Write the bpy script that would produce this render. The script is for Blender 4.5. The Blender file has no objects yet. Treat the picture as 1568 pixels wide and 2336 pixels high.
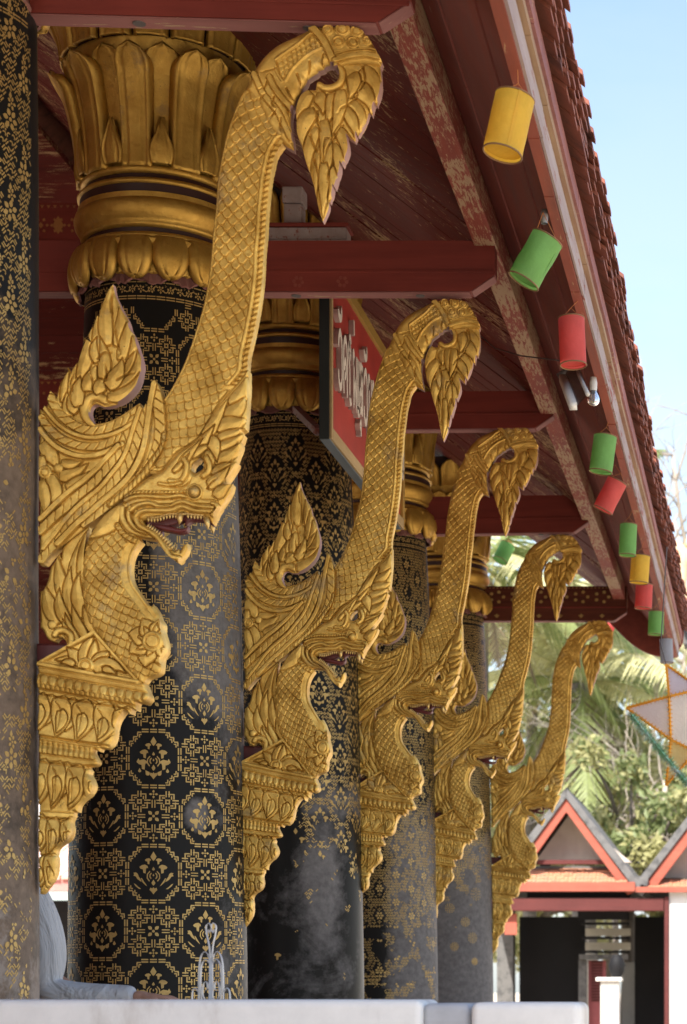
import bpy, bmesh, math, random
import numpy as np
from mathutils import Vector, Matrix, Euler, noise

random.seed(7)
R = math.radians
C = bpy.context.scene.collection

# ------------------------------------------------------------------ camera
EYE = 1.6
FPX, VX, VY = 4942.0, 1749.0, 2257.0        # focal length and horizon point in picture units of a 1568 wide view
cam_d = bpy.data.cameras.new("camera")
cam = bpy.data.objects.new("camera", cam_d); C.objects.link(cam)
cam.location = (0, 0, EYE); cam.rotation_euler = (R(90), 0, 0)
cam_d.sensor_fit = 'VERTICAL'; cam_d.sensor_height = 36.0; cam_d.sensor_width = 24.17
cam_d.lens = FPX / 2336.0 * 36.0
cam_d.shift_x = -(VX - 784.0) / 2336.0
cam_d.shift_y = (VY - 1168.0) / 2336.0
cam_d.clip_start = 0.1; cam_d.clip_end = 3000
cam_d.dof.use_dof = True; cam_d.dof.focus_distance = 9.6; cam_d.dof.aperture_fstop = 5.0
bpy.context.scene.camera = cam

# ------------------------------------------------------------------ sky, sun, exposure
SUN_EL, SUN_AZ = R(52), R(197)               # azimuth clockwise from +Y: behind the camera, over the temple roof
w = bpy.data.worlds.new("World"); bpy.context.scene.world = w
w.use_nodes = True
nt = w.node_tree; nt.nodes.clear()
wo = nt.nodes.new('ShaderNodeOutputWorld'); wb = nt.nodes.new('ShaderNodeBackground')
sk = nt.nodes.new('ShaderNodeTexSky'); sk.sky_type = 'NISHITA'; sk.sun_disc = False
sk.sun_elevation = SUN_EL; sk.sun_rotation = SUN_AZ; sk.air_density = 1.0; sk.dust_density = 1.6; sk.ozone_density = 1.2
# thin high cloud, mixed into the sky itself
tc = nt.nodes.new('ShaderNodeTexCoord'); mp = nt.nodes.new('ShaderNodeMapping'); mp.inputs['Scale'].default_value = (1.5, 1.5, 4.0)
cn = nt.nodes.new('ShaderNodeTexNoise'); cn.inputs['Scale'].default_value = 3.2; cn.inputs['Detail'].default_value = 7; cn.inputs['Roughness'].default_value = 0.55
cr = nt.nodes.new('ShaderNodeMapRange'); cr.inputs[1].default_value = 0.38; cr.inputs[2].default_value = 0.70; cr.inputs[3].default_value = 0.30; cr.inputs[4].default_value = 1.0; cr.interpolation_type = 'SMOOTHSTEP'
sx = nt.nodes.new('ShaderNodeSeparateXYZ')
zr = nt.nodes.new('ShaderNodeMapRange'); zr.inputs[1].default_value = 0.02; zr.inputs[2].default_value = 0.44; zr.inputs[3].default_value = 1.0; zr.inputs[4].default_value = 0.12
zm = nt.nodes.new('ShaderNodeMath'); zm.operation = 'MULTIPLY'
mx = nt.nodes.new('ShaderNodeMix'); mx.data_type = 'RGBA'; mx.inputs[7].default_value = (2.75, 2.95, 3.0, 1)
L = nt.links.new
L(tc.outputs['Generated'], mp.inputs['Vector']); L(mp.outputs[0], cn.inputs['Vector']); L(cn.outputs['Fac'], cr.inputs[0])
L(tc.outputs['Generated'], sx.inputs[0]); L(sx.outputs['Z'], zr.inputs[0])
L(cr.outputs[0], zm.inputs[0]); L(zr.outputs[0], zm.inputs[1]); L(zm.outputs[0], mx.inputs[0])
L(sk.outputs[0], mx.inputs[6]); L(mx.outputs[2], wb.inputs['Color']); wb.inputs['Strength'].default_value = 0.15
L(wb.outputs[0], wo.inputs[0])

sun_d = bpy.data.lights.new("sun", 'SUN'); sun_d.energy = 4.8; sun_d.angle = R(0.53); sun_d.color = (1.0, 0.95, 0.87)
sun = bpy.data.objects.new("sun", sun_d); C.objects.link(sun)
sdir = Vector((math.sin(SUN_AZ)*math.cos(SUN_EL), math.cos(SUN_AZ)*math.cos(SUN_EL), math.sin(SUN_EL)))
sun.rotation_euler = sdir.to_track_quat('Z', 'Y').to_euler(); sun.location = (0, 0, 30)
vs = bpy.context.scene.view_settings
vs.view_transform = 'Standard'; vs.look = 'None'; vs.gamma = 1; vs.exposure = 1.25
cy = bpy.context.scene.cycles
cy.max_bounces = 8; cy.diffuse_bounces = 4; cy.glossy_bounces = 4; cy.transmission_bounces = 4; cy.transparent_max_bounces = 8
cy.sample_clamp_indirect = 6.0; cy.caustics_reflective = False; cy.caustics_refractive = False

# ------------------------------------------------------------------ helpers
def at(u, v, Y):
    return Vector(((u-VX)*Y/FPX, Y, EYE + (VY-v)*Y/FPX))

def tag(o, label=None, cat=None, group=None, kind=None):
    if label: o['label'] = label
    if cat: o['category'] = cat
    if group: o['group'] = group
    if kind: o['kind'] = kind
    return o

def empty(name, loc=(0, 0, 0), rz=0.0):
    o = bpy.data.objects.new(name, None); C.objects.link(o)
    o.location = loc; o.rotation_euler = (0, 0, rz); o.empty_display_size = 0.1
    return o

def mesh_obj(name, verts, faces, mats, parent=None, smooth=False, midx=None, loc=None):
    me = bpy.data.meshes.new(name)
    me.from_pydata([tuple(v) for v in verts], [], [tuple(f) for f in faces])
    for m in (mats if isinstance(mats, (list, tuple)) else [mats]): me.materials.append(m)
    if midx is not None: me.polygons.foreach_set('material_index', midx)
    if smooth: me.polygons.foreach_set('use_smooth', [True]*len(me.polygons))
    me.update()
    o = bpy.data.objects.new(name, me); C.objects.link(o)
    if parent is not None: o.parent = parent
    if loc is not None: o.location = loc
    return o

class MB:
    """collects boxes, prisms, tubes and lathes into one mesh"""
    def __init__(s): s.v = []; s.f = []; s.m = []
    def add(s, vs_, fs, mi=0):
        k = len(s.v); s.v += [Vector(p) for p in vs_]; s.f += [[i+k for i in f] for f in fs]; s.m += [mi]*len(fs); return s
    def box(s, x0, x1, y0, y1, z0, z1, mi=0, M=None):
        p = [Vector(q) for q in ((x0,y0,z0),(x1,y0,z0),(x1,y1,z0),(x0,y1,z0),(x0,y0,z1),(x1,y0,z1),(x1,y1,z1),(x0,y1,z1))]
        if M is not None: p = [M @ q for q in p]
        return s.add(p, [(0,3,2,1),(4,5,6,7),(0,1,5,4),(1,2,6,5),(2,3,7,6),(3,0,4,7)], mi)
    def prism(s, prof, fn, a, b, mi=0):
        """closed profile of 2-d points carried from a to b; fn(p, q, t) -> world point"""
        n = len(prof)
        s.add([fn(p, q, a) for p, q in prof] + [fn(p, q, b) for p, q in prof],
              [[i, (i+1) % n, n+(i+1) % n, n+i] for i in range(n)] + [list(range(n))[::-1], list(range(n, 2*n))], mi)
        return s
    def tube(s, pts, rad, n=8, mi=0, cap=True):
        pts = [Vector(p) for p in pts]; m = len(pts)
        rr = rad if hasattr(rad, '__len__') else [rad]*m
        vs_ = []; up = None
        for i, p in enumerate(pts):
            t = (pts[min(i+1, m-1)] - pts[max(i-1, 0)]).normalized()
            if up is None: up = t.orthogonal().normalized()
            up = (up - t*up.dot(t)).normalized(); sd = t.cross(up)
            for k in range(n):
                a = 2*math.pi*k/n
                vs_.append(p + (up*math.cos(a) + sd*math.sin(a))*rr[i])
        fs = [[i*n+k, i*n+(k+1) % n, (i+1)*n+(k+1) % n, (i+1)*n+k] for i in range(m-1) for k in range(n)]
        if cap: fs += [list(range(n))[::-1], [(m-1)*n+k for k in range(n)]]
        return s.add(vs_, fs, mi)
    def lathe(s, prof, n=48, mi=0, M=None, cap=False):
        vs_ = [Vector((r*math.cos(2*math.pi*k/n), r*math.sin(2*math.pi*k/n), z)) for r, z in prof for k in range(n)]
        if M is not None: vs_ = [M @ q for q in vs_]
        m = len(prof)
        fs = [[i*n+k, i*n+(k+1) % n, (i+1)*n+(k+1) % n, (i+1)*n+k] for i in range(m-1) for k in range(n)]
        if cap: fs += [list(range(n))[::-1], [(m-1)*n+k for k in range(n)]]
        return s.add(vs_, fs, mi)
    def build(s, name, mats, parent=None, smooth=False, bevel=0.0, loc=None, seg=2):
        o = mesh_obj(name, s.v, s.f, mats, parent, smooth, s.m, loc)
        if bevel > 0:
            b = o.modifiers.new('edge', 'BEVEL'); b.width = bevel; b.segments = seg; b.limit_method = 'ANGLE'; b.angle_limit = R(40)
        return o

def copy_tree(o, parent=None):
    c = o.copy(); C.objects.link(c)
    if parent is not None: c.parent = parent
    for ch in list(o.children): copy_tree(ch, c)
    return c

# ------------------------------------------------------------------ materials
class NT:
    def __init__(s, name):
        s.mat = bpy.data.materials.new(name); s.mat.use_nodes = True
        s.t = s.mat.node_tree; s.b = s.t.nodes['Principled BSDF']; s.out = s.t.nodes['Material Output']
        s.co = s.n('TexCoord').outputs['Object']
    def n(s, kind): return s.t.nodes.new('ShaderNode'+kind)
    def link(s, a, b): s.t.links.new(a, b)
    def vec(s, scale):
        m = s.n('Mapping'); m.inputs['Scale'].default_value = scale; s.link(s.co, m.inputs['Vector']); return m.outputs[0]
    def noise(s, scale=5, detail=6, rough=.6, vec=None, dist=0.0):
        m = s.n('TexNoise'); m.inputs['Scale'].default_value = scale; m.inputs['Detail'].default_value = detail
        m.inputs['Roughness'].default_value = rough; m.inputs['Distortion'].default_value = dist
        s.link(vec if vec is not None else s.co, m.inputs['Vector']); return m.outputs['Fac']
    def rng(s, x, a, b, c=0.0, d=1.0):
        m = s.n('MapRange'); s.link(x, m.inputs[0])
        for i, q in enumerate((a, b, c, d)): m.inputs[i+1].default_value = q
        return m.outputs[0]
    def mix(s, f, a, b):
        m = s.n('Mix'); m.data_type = 'RGBA'
        if isinstance(f, float): m.inputs[0].default_value = f
        else: s.link(f, m.inputs[0])
        for i, q in ((6, a), (7, b)):
            if isinstance(q, tuple): m.inputs[i].default_value = (*q, 1)
            else: s.link(q, m.inputs[i])
        return m.outputs[2]
    def math(s, op, a, b):
        m = s.n('Math'); m.operation = op
        for i, q in enumerate((a, b)):
            if isinstance(q, (int, float)): m.inputs[i].default_value = q
            else: s.link(q, m.inputs[i])
        return m.outputs[0]
    def attr(s, name):
        a = s.n('Attribute'); a.attribute_name = name; return a.outputs['Fac']
    def bump(s, h, strength=.3, dist=.01):
        b = s.n('Bump'); b.inputs['Strength'].default_value = strength; b.inputs['Distance'].default_value = dist
        s.link(h, b.inputs['Height']); s.link(b.outputs[0], s.b.inputs['Normal'])
    def set(s, **k):
        for key, q in k.items():
            i = s.b.inputs[key.replace('_', ' ')]
            if isinstance(q, tuple): i.default_value = (*q, 1)
            elif isinstance(q, (int, float)): i.default_value = q
            else: s.link(q, i)
        return s

def m_gold(name, a=(.53, .305, .058), b=(.87, .58, .15), worn=(.33, .225, .11), worn_at=.565, rough=(.40, .66), metal=.70):
    m = NT(name)
    oi = m.n('ObjectInfo'); va = m.n('VectorMath'); va.operation = 'MULTIPLY_ADD'; m.link(oi.outputs['Random'], va.inputs[0]); va.inputs[1].default_value = (37, 23, 51); m.link(m.co, va.inputs[2]); m.co = va.outputs[0]
    n1 = m.noise(9, 6, .65); n2 = m.noise(24, 5, .65); n3 = m.noise(4.3, 8, .74)
    col = m.mix(m.rng(n1, .35, .65), a, b)
    col = m.mix(m.rng(n3, worn_at, worn_at+.10, 0, .75), col, worn)
    m.set(Base_Color=col, Metallic=m.rng(n3, worn_at, worn_at+.12, metal, metal-.35), Roughness=m.rng(n2, .3, .7, rough[0], rough[1]))
    sp = m.noise(95, 3, .7)
    col = m.mix(m.rng(sp, .66, .72, 0, .8), col, tuple(q*.35 for q in worn))
    m.set(Base_Color=col)
    m.bump(m.math('ADD', m.noise(70, 4, .6), m.math('MULTIPLY', m.noise(21, 3, .5), 1.6)), .34, .005)
    return m.mat

def m_wood(name, base, dark, peel=None, peel_at=.6, axis='X', rough=.55, scale=1.0, bump=.35):
    m = NT(name)
    sc = {'X': (.7, 9, 9), 'Y': (9, .7, 9), 'Z': (9, 9, .7)}[axis]
    v = m.vec(tuple(q*scale for q in sc))
    g = m.noise(1.6, 8, .65, v); n = m.noise(1.3, 5, .6)
    col = m.mix(m.rng(g, .3, .7), dark, base)
    col = m.mix(m.rng(n, .45, .75, 0, .5), col, tuple(q*1.35 for q in base))
    if peel:
        v2 = m.vec(tuple(q*scale*1.2 for q in {'X': (1.6, 12, 12), 'Y': (12, 1.6, 12), 'Z': (12, 12, 1.6)}[axis]))
        p = m.math('ADD', m.math('MULTIPLY', m.noise(2.2, 9, .75, v2, .4), .62), m.math('MULTIPLY', m.noise(1.4, 4, .6), .38))
        col = m.mix(m.rng(p, peel_at, peel_at+.025), col, peel)
    m.set(Base_Color=col, Roughness=m.rng(g, .2, .8, rough-.02, rough+.22), Specular_IOR_Level=.22)
    m.bump(g, bump, .006)
    return m.mat

def m_plain(name, col, rough=.6, var=.25, scale=6.0, metal=0.0, bump=.1):
    m = NT(name)
    n = m.noise(scale, 6, .65)
    lo = tuple(q*(1-var) for q in col); hi = tuple(min(1, q*(1+var)) for q in col)
    m.set(Base_Color=m.mix(m.rng(n, .3, .7), lo, hi), Roughness=rough, Metallic=metal)
    m.bump(m.noise(scale*7, 4, .6), bump, .005)
    return m.mat

def m_stain(name, col, stain, at_, rough=.8, scale=2.0, stretch=(1, 1, 1), bump=.25):
    m = NT(name)
    n = m.noise(scale, 9, .7, m.vec(stretch)); n2 = m.noise(scale*6, 6, .65)
    c = m.mix(m.rng(n2, .3, .7), tuple(q*.88 for q in col), col)
    c = m.mix(m.rng(n, at_, at_+.16), c, stain)
    m.set(Base_Color=c, Roughness=rough); m.bump(n2, bump, .006)
    return m.mat

def m_thin(name, col, through, rough=.6, var=.2, scale=9.0, vein=None):
    """thin sheet: part of the light passes (leaves, paper, cloth)"""
    m = NT(name)
    n = m.noise(scale, 4, .6)
    c = m.mix(m.rng(n, .3, .7), tuple(q*(1-var) for q in col), tuple(min(1, q*(1+var)) for q in col))
    m.set(Base_Color=c, Roughness=rough); m.bump(m.noise(scale*1.6, 5, .6, None, 1.2), .35, .02)
    tr = m.n('BsdfTranslucent'); m.link(c, tr.inputs[0])
    mx_ = m.n('MixShader'); mx_.inputs[0].default_value = through
    m.link(m.b.outputs[0], mx_.inputs[1]); m.link(tr.outputs[0], mx_.inputs[2]); m.link(mx_.outputs[0], m.out.inputs[0])
    return m.mat

def m_lacquer(name, grey=(.135, .122, .112), deep=(.010, .009, .008), plaster=None):
    m = NT(name)
    w_ = m.attr('wear_sheen')
    n = m.noise(5.5, 9, .7); n2 = m.noise(26, 6, .65)
    n3 = m.noise(2.1, 10, .72, None, .6); n = m.math('ADD', m.math('MULTIPLY', n, .6), m.math('MULTIPLY', n3, .75)); n = m.math('SUBTRACT', n, .175)
    f = m.rng(m.math('ADD', w_, m.math('MULTIPLY', m.math('SUBTRACT', n, .5), 1.9)), .28, .72)
    g = m.mix(m.rng(n2, .35, .7), tuple(q*.75 for q in grey), tuple(q*1.2 for q in grey))
    if plaster:
        f2 = m.rng(m.math('ADD', m.attr('bare'), m.math('MULTIPLY', m.math('SUBTRACT', m.noise(7, 9, .72), .5), 1.6)), .45, .62)
        g = m.mix(f2, g, plaster)
    m.set(Base_Color=m.mix(f, deep, g), Roughness=m.rng(f, 0, 1, .40, .66), Specular_IOR_Level=.13)
    m.bump(m.noise(18, 7, .7), .18, .006)
    return m.mat

M = {}
M['gold'] = m_gold('gold leaf on carved wood')
M['gold_dark'] = m_gold('old gold leaf', (.50, .29, .06), (.64, .40, .10), (.22, .12, .04), .58, (.34, .5))
M['gold_cap'] = m_gold('gold leaf on stucco', (.46, .26, .045), (.60, .37, .08), (.25, .15, .06), .57, (.40, .60))
M['stencil'] = m_gold('stencilled gold leaf', (.41, .265, .085), (.52, .36, .13), (.31, .19, .065), .57, (.42, .6), .55)
M['red_beam'] = m_wood('dark red painted timber', (.22, .040, .029), (.14, .024, .018), (.34, .19, .12), .64, 'X', .55)
M['red_end'] = m_wood('pinkish worn paint on timber', (.30, .13, .12), (.20, .075, .07), (.42, .30, .18), .56, 'X', .6)
M['red_purlin'] = m_wood('peeling red purlin', (.28, .065, .045), (.20, .038, .028), (.42, .28, .17), .50, 'Y', .55, 2.4)
M['plank'] = m_wood('dark red ceiling plank', (.155, .029, .022), (.092, .016, .013), (.46, .31, .16), .553, 'X', .6, 1.0)
M['soffit'] = m_wood('brown red soffit board', (.235, .058, .042), (.155, .038, .029), (.32, .17, .12), .64, 'Y', .6)
M['fascia_a'] = m_wood('worn red batten with orange bounce', (.30, .075, .045), (.18, .05, .035), (.40, .27, .15), .58, 'Y', .6)  # orange of the ground bounce put into the worn red
M['fascia_b'] = m_wood('weathered grey white board', (.37, .31, .30), (.27, .195, .185), (.25, .085, .065), .535, 'Y', .75)
M['fascia_c'] = m_wood('tan batten', (.34, .235, .14), (.22, .10, .07), (.20, .06, .05), .58, 'Y', .7)
M['tile'] = m_stain('fired roof tile', (.27, .085, .05), (.10, .035, .026), .49, .75, 4.0)
M['black'] = m_plain('black iron paint', (.02, .02, .022), .45)
# ------------------------------------------------------------------ carved relief: a height field inside an outline, both sides of a board
def crs(pts, n=8):
    """Catmull-Rom through open points"""
    p = np.array([q[:2] for q in pts], float)
    if len(p) < 3: return p
    e = np.vstack([2*p[0]-p[1], p, 2*p[-1]-p[-2]]); out = []
    for i in range(len(p)-1):
        a, b, c, d = e[i:i+4]
        for k in range(n):
            t = k/n
            out.append(.5*((2*b)+(-a+c)*t+(2*a-5*b+4*c-d)*t*t+(-a+3*b-3*c+d)*t**3))
    out.append(p[-1]); return np.array(out)

def closed(pts, n=5):
    """closed outline; a third entry marks a sharp corner"""
    k = [i for i, q in enumerate(pts) if len(q) > 2]
    if not k: 
        q = list(pts)+[pts[0]]; pp = crs([pts[-1]]+q+[pts[1]], n); return pp[n:-n-1]
    pts = pts[k[0]:]+pts[:k[0]]; k = [i for i, q in enumerate(pts) if len(q) > 2]+[len(pts)]
    pts = list(pts)+[pts[0]]; out = []
    for a, b in zip(k[:-1], k[1:]): out.append(crs(pts[a:b+1], n)[:-1])
    return np.vstack(out)

def seg_near(P, poly, loop):
    """distance, arc length, signed side of the nearest point of a polyline"""
    A = poly; B = np.roll(poly, -1, 0)
    if not loop: A, B = A[:-1], B[:-1]
    D = B-A; L2 = (D**2).sum(1)+1e-9; ln = np.sqrt(L2); acc = np.concatenate([[0], np.cumsum(ln)[:-1]])
    dist = np.empty(len(P)); arc = np.empty(len(P)); side = np.empty(len(P))
    for c in range(0, len(P), 20000):
        p = P[c:c+20000]
        rx = p[:, None, 0]-A[None, :, 0]; ry = p[:, None, 1]-A[None, :, 1]
        t = np.clip((rx*D[:, 0]+ry*D[:, 1])/L2, 0, 1)
        d2 = (rx-t*D[:, 0])**2+(ry-t*D[:, 1])**2
        i = d2.argmin(1); q = np.arange(len(p))
        dist[c:c+20000] = np.sqrt(d2[q, i]); arc[c:c+20000] = acc[i]+t[q, i]*ln[i]
        side[c:c+20000] = np.sign(D[i, 0]*ry[q, i]-D[i, 1]*rx[q, i])
    return dist, arc, side

def inside(P, poly):
    r = np.zeros(len(P), bool); x, y = P[:, 0], P[:, 1]; n = len(poly)
    for i in range(n):
        (x0, y0), (x1, y1) = poly[i], poly[(i+1) % n]
        if y0 == y1: continue
        k = (y0 > y) != (y1 > y)
        r ^= k & (x < (x1-x0)*(y-y0)/(y1-y0)+x0)
    return r

def sdf(P, poly):
    d, _, _ = seg_near(P, poly, True)
    return np.where(inside(P, poly), d, -d)

def dome(d, r):
    q = np.clip(d/r, 0, 1); return np.sqrt(np.maximum(0, 1-(1-q)**2))

def leafpoly(p0, c, p1, w, n=14, k=.75):
    """leaf with a bent centre line from p0 by c to the tip p1"""
    p0, c, p1 = map(np.array, (p0, c, p1)); l, r = [], []
    for i in range(n+1):
        t = i/n; q = (1-t)**2*p0+2*t*(1-t)*c+t*t*p1; d = 2*(1-t)*(c-p0)+2*t*(p1-c); d = d/(np.hypot(*d)+1e-9)
        h = w*math.sin(math.pi*min(1, (t+.12)/1.12)**k)**.9 if t < 1 else 0
        nn = np.array((-d[1], d[0])); l.append(q+nn*h); r.append(q-nn*h)
    return np.array(l+r[::-1][1:])

WARP = [0.0]
def warp(x, z):
    """every board was carved by hand: a slow bend and swell of its own"""
    k = WARP[0]
    if not k: return x, z
    return (x+.011*np.sin(2.3*z+k*2.1)+.006*np.sin(6.1*z+3.0*x+k)+.005*np.sin(9*x+k*3.3), z+.008*np.sin(3.1*x+2.0*z+k*1.7)+.005*np.sin(7.3*z-4*x+k*4))

class Relief:
    K = 1.0
    PX = 807.0; U0, V0 = 104.0, 2496.0
    def __init__(s, outline, step=2.2, holes=(), n=5, smoothed=False):
        s.out = outline if smoothed else closed(outline, n); step = step*Relief.K; s.step = step
        lo, hi = s.out.min(0)-2*step, s.out.max(0)+2*step
        s.nx, s.ny = int((hi[0]-lo[0])/step)+2, int((hi[1]-lo[1])/step)+2
        gx, gy = np.meshgrid(lo[0]+np.arange(s.nx)*step, lo[1]+np.arange(s.ny)*step)
        s.P = np.column_stack([gx.ravel(), gy.ravel()])
        s.d = sdf(s.P, s.out)
        for h in holes: s.d = np.minimum(s.d, -sdf(s.P, closed(h, 4)))
        s.H = np.zeros(len(s.P)); s.act = s.d > -1.5*step
    def round(s, amp, r): s.H = s.H + amp*dome(s.d, r); return s
    def near(s, line, loop=False, n=6):
        l = crs(line, n); d = np.full(len(s.P), 1e6); a = np.zeros(len(s.P)); g = np.ones(len(s.P))
        k = s.act; d[k], a[k], g[k] = seg_near(s.P[k], l, loop); return d, a, g
    def polyd(s, poly):
        d = np.full(len(s.P), -1e6); lo, hi = poly.min(0)-4, poly.max(0)+4
        k = s.act & (s.P >= lo).all(1) & (s.P <= hi).all(1)
        if k.any(): d[k] = sdf(s.P[k], poly)
        return d
    def leaf(s, poly, base, amp, r, vein=0.0, edge=1.6):
        """a leaf laid over what is there, its edge cut down like a chisel line"""
        d = s.polyd(poly); k = d > 0
        s.H[k] = base+amp*.62*dome(d[k], r*.33)+amp*.2*dome(d[k], r*2.0)+vein*np.minimum(d[k], 20)/20
        e = (np.abs(d) < edge*1.6); s.H[e] -= 9.5*(1-np.abs(d[e])/(edge*1.6))
        return s
    def leaf_add(s, poly, amp, edge=2.2):
        """a leaf that rides on the moulding under it"""
        d = s.polyd(poly); k = d > 0; d0 = s.H.copy()
        s.H[k] = s.H0[k]+amp*(.7*dome(d[k], 4)+.3*dome(d[k], 16))
        e = np.abs(d) < edge; s.H[e] -= 8*(1-np.abs(d[e])/edge); return s
    def cut(s, line, w=2.0, depth=5.0, taper=True):
        d, a, _ = s.near(line, n=5); k = d < 3*w
        tp = np.ones(len(s.P))
        if taper: tot = a[k].max() if k.any() else 1; tp = np.clip((tot-a)/(.4*tot+1e-6), .25, 1)
        s.H[k] -= (1.5*depth*tp*np.exp(-(d/w)**2))[k]; return s
    def band(s, line, w, base, amp, seg=0.0, skew=0.0, cutw=1.3, cutd=5.0, n=6, roll=False, taper=0.0):
        """a raised ribbon along a line, optionally cut into slanting leaf segments"""
        d, a, g = s.near(line, n=n); tot = a[d < w].max() if (d < w).any() else 1.0
        ww = w*np.clip((tot-a)/(taper*tot), 0.05, 1) if taper else w
        k = d < ww
        h = base+amp*(dome(ww-d, w*(.95 if roll else .3)))
        if seg:
            ph = ((a+skew*(d*g)+.12*seg*np.sin((d*g)/w*2.2))/seg) % 1.0
            m = np.minimum(ph, 1-ph)*seg
            h = h-1.9*cutd*np.exp(-(m/cutw)**2)+2.0*ph
        s.H[k] = h[k]
        e = (np.abs(d-ww) < 2.2); s.H[e] -= 7.0*(1-np.abs(d-ww)[e]/2.2)
        return s
    def scales(s, line, size, amp, base=None, tilt=4.0, mask=None, aspect=1.0, n=6):
        """overlapping scales: each row lies over the next, tips pointing along the line"""
        d, a, g = s.near(line, n=n); x = d*g/size; p = size*.52*aspect; t = a/p
        r0 = np.floor(t); h = np.full(len(t), -9.0); lowest = np.full(len(t), 1e3)
        for dr in (2, 1, 0, -1, -2):                               # later (upper) rows cover the rows before
            r = r0+dr; off = .5*(np.mod(r, 2)); c = np.floor(x-off+.5); dx = np.abs(x-off-c)
            rnd = np.sin(r*12.9898+c*78.233)*43758.5453; rnd = rnd-np.floor(rnd)
            tip = r+1.22*(1-(2*dx)**1.7)+.10*(rnd-.5)
            k = t < tip
            v = amp*(.62+.38*(1-(2*dx)**2))+tilt*np.clip((t-(tip-2.0))/2.0, 0, 1)+2.0*(rnd-.5)
            h = np.where(k, v, h); lowest = np.where(k, tip-t, np.where(dr == 2, lowest, lowest))
        # chisel line just past every edge
        e = np.full(len(t), 9.0)
        for dr in (-3, -2, -1, 0, 1):
            r = r0+dr; off = .5*(np.mod(r, 2)); c = np.floor(x-off+.5); dx = np.abs(x-off-c)
            rnd = np.sin(r*12.9898+c*78.233)*43758.5453; rnd = rnd-np.floor(rnd)
            e = np.minimum(e, np.abs(t-(r+1.22*(1-(2*dx)**1.7)+.10*(rnd-.5)))+np.where(t < r+.0, 9, 0))
        h = h-amp*1.05*np.exp(-(e*p/1.5)**2)
        k = np.ones(len(s.P), bool) if mask is None else mask
        s.H[k] = (s.H+h)[k] if base is None else base+h[k]
        return s
    def build(s, name, mat, parent, y=0.0, thick=.09, gain=.85, smooth=True, back=True):
        st = s.step; P = s.P.copy(); d = s.d.copy(); nx, ny = s.nx, s.ny
        D = d.reshape(ny, nx); gy_, gx_ = np.gradient(D, st); gl = np.hypot(gx_, gy_)+1e-6
        near_ = np.abs(d) < .62*st
        mv = np.where(near_, -d, 0)
        P[:, 0] += mv*(gx_/gl).ravel()*.98; P[:, 1] += mv*(gy_/gl).ravel()*.98
        ok = ((d > 0) | near_).reshape(ny, nx)
        ce = ok[:-1, :-1] & ok[1:, :-1] & ok[:-1, 1:] & ok[1:, 1:]
        i = np.arange(nx*ny).reshape(ny, nx)
        Q = np.stack([i[:-1, :-1][ce], i[1:, :-1][ce], i[1:, 1:][ce], i[:-1, 1:][ce]], 1)
        # triangles fill the half cells at the rim
        T = []
        co = [i[:-1, :-1], i[1:, :-1], i[1:, 1:], i[:-1, 1:]]; oo = [ok[:-1, :-1], ok[1:, :-1], ok[1:, 1:], ok[:-1, 1:]]
        for j in range(4):
            m = ~oo[j] & oo[(j+1) % 4] & oo[(j+2) % 4] & oo[(j+3) % 4]
            T.append(np.stack([co[(j+1) % 4][m], co[(j+2) % 4][m], co[(j+3) % 4][m]], 1))
        T = np.vstack(T)
        used = np.zeros(nx*ny, bool); used[Q.ravel()] = True; used[T.ravel()] = True
        idx = np.cumsum(used)-1; nv = used.sum()
        x = (P[used, 0]-s.U0)/s.PX; z = (s.V0-P[used, 1])/s.PX; x, z = warp(x, z); h = s.H[used]*gain/s.PX
        F = np.column_stack([x, y-h, z]); Q, T = idx[Q], idx[T]
        V = F
        loops = [Q.ravel(), T.ravel()]; sizes = [np.full(len(Q), 4), np.full(len(T), 3)]
        if back:
            thick = thick*.7; hb = h*.35
            V = np.vstack([F, np.column_stack([x, y+thick+hb, z])])
            loops += [Q[:, ::-1].ravel()+nv, T[:, ::-1].ravel()+nv]; sizes += [np.full(len(Q), 4), np.full(len(T), 3)]
        E = np.vstack([np.stack([Q[:, j], Q[:, (j+1) % 4]], 1) for j in range(4)]+[np.stack([T[:, j], T[:, (j+1) % 3]], 1) for j in range(3)])
        key = E[:, 0].astype(np.int64)*nv+E[:, 1]; rk = E[:, 1].astype(np.int64)*nv+E[:, 0]
        Eb = E[~np.isin(key, rk)]
        # a rim a little lower than the face gives the sides their own sharp edge
        lo = len(V); ub, inv = np.unique(Eb, return_inverse=True); inv = inv.reshape(Eb.shape)
        fr = V[ub].copy(); bk = fr.copy(); bk[:, 1] = (y+thick+hb[ub]) if back else y+thick
        V = np.vstack([V, fr, bk]); k = len(ub)
        W = np.stack([lo+inv[:, 1], lo+inv[:, 0], lo+k+inv[:, 0], lo+k+inv[:, 1]], 1)
        loops.append(W.ravel()); sizes.append(np.full(len(W), 4))
        loops = np.concatenate(loops).astype(np.int32); sizes = np.concatenate(sizes).astype(np.int32)
        me = bpy.data.meshes.new(name); me.vertices.add(len(V)); me.vertices.foreach_set('co', V.astype(np.float32).ravel())
        me.loops.add(len(loops)); me.loops.foreach_set('vertex_index', loops)
        me.polygons.add(len(sizes)); me.polygons.foreach_set('loop_start', np.concatenate([[0], np.cumsum(sizes)[:-1]]).astype(np.int32))
        me.polygons.foreach_set('use_smooth', np.ones(len(sizes), bool))
        mats = mat if isinstance(mat, (list, tuple)) else [mat]
        for m in mats: me.materials.append(m)
        if len(mats) > 1:
            mi = np.zeros(len(sizes), np.int32); mi[-len(W):] = 1; me.polygons.foreach_set('material_index', mi)
        me.update(calc_edges=True); me.validate()
        o = bpy.data.objects.new(name, me); C.objects.link(o); o.parent = parent
        return o
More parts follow.
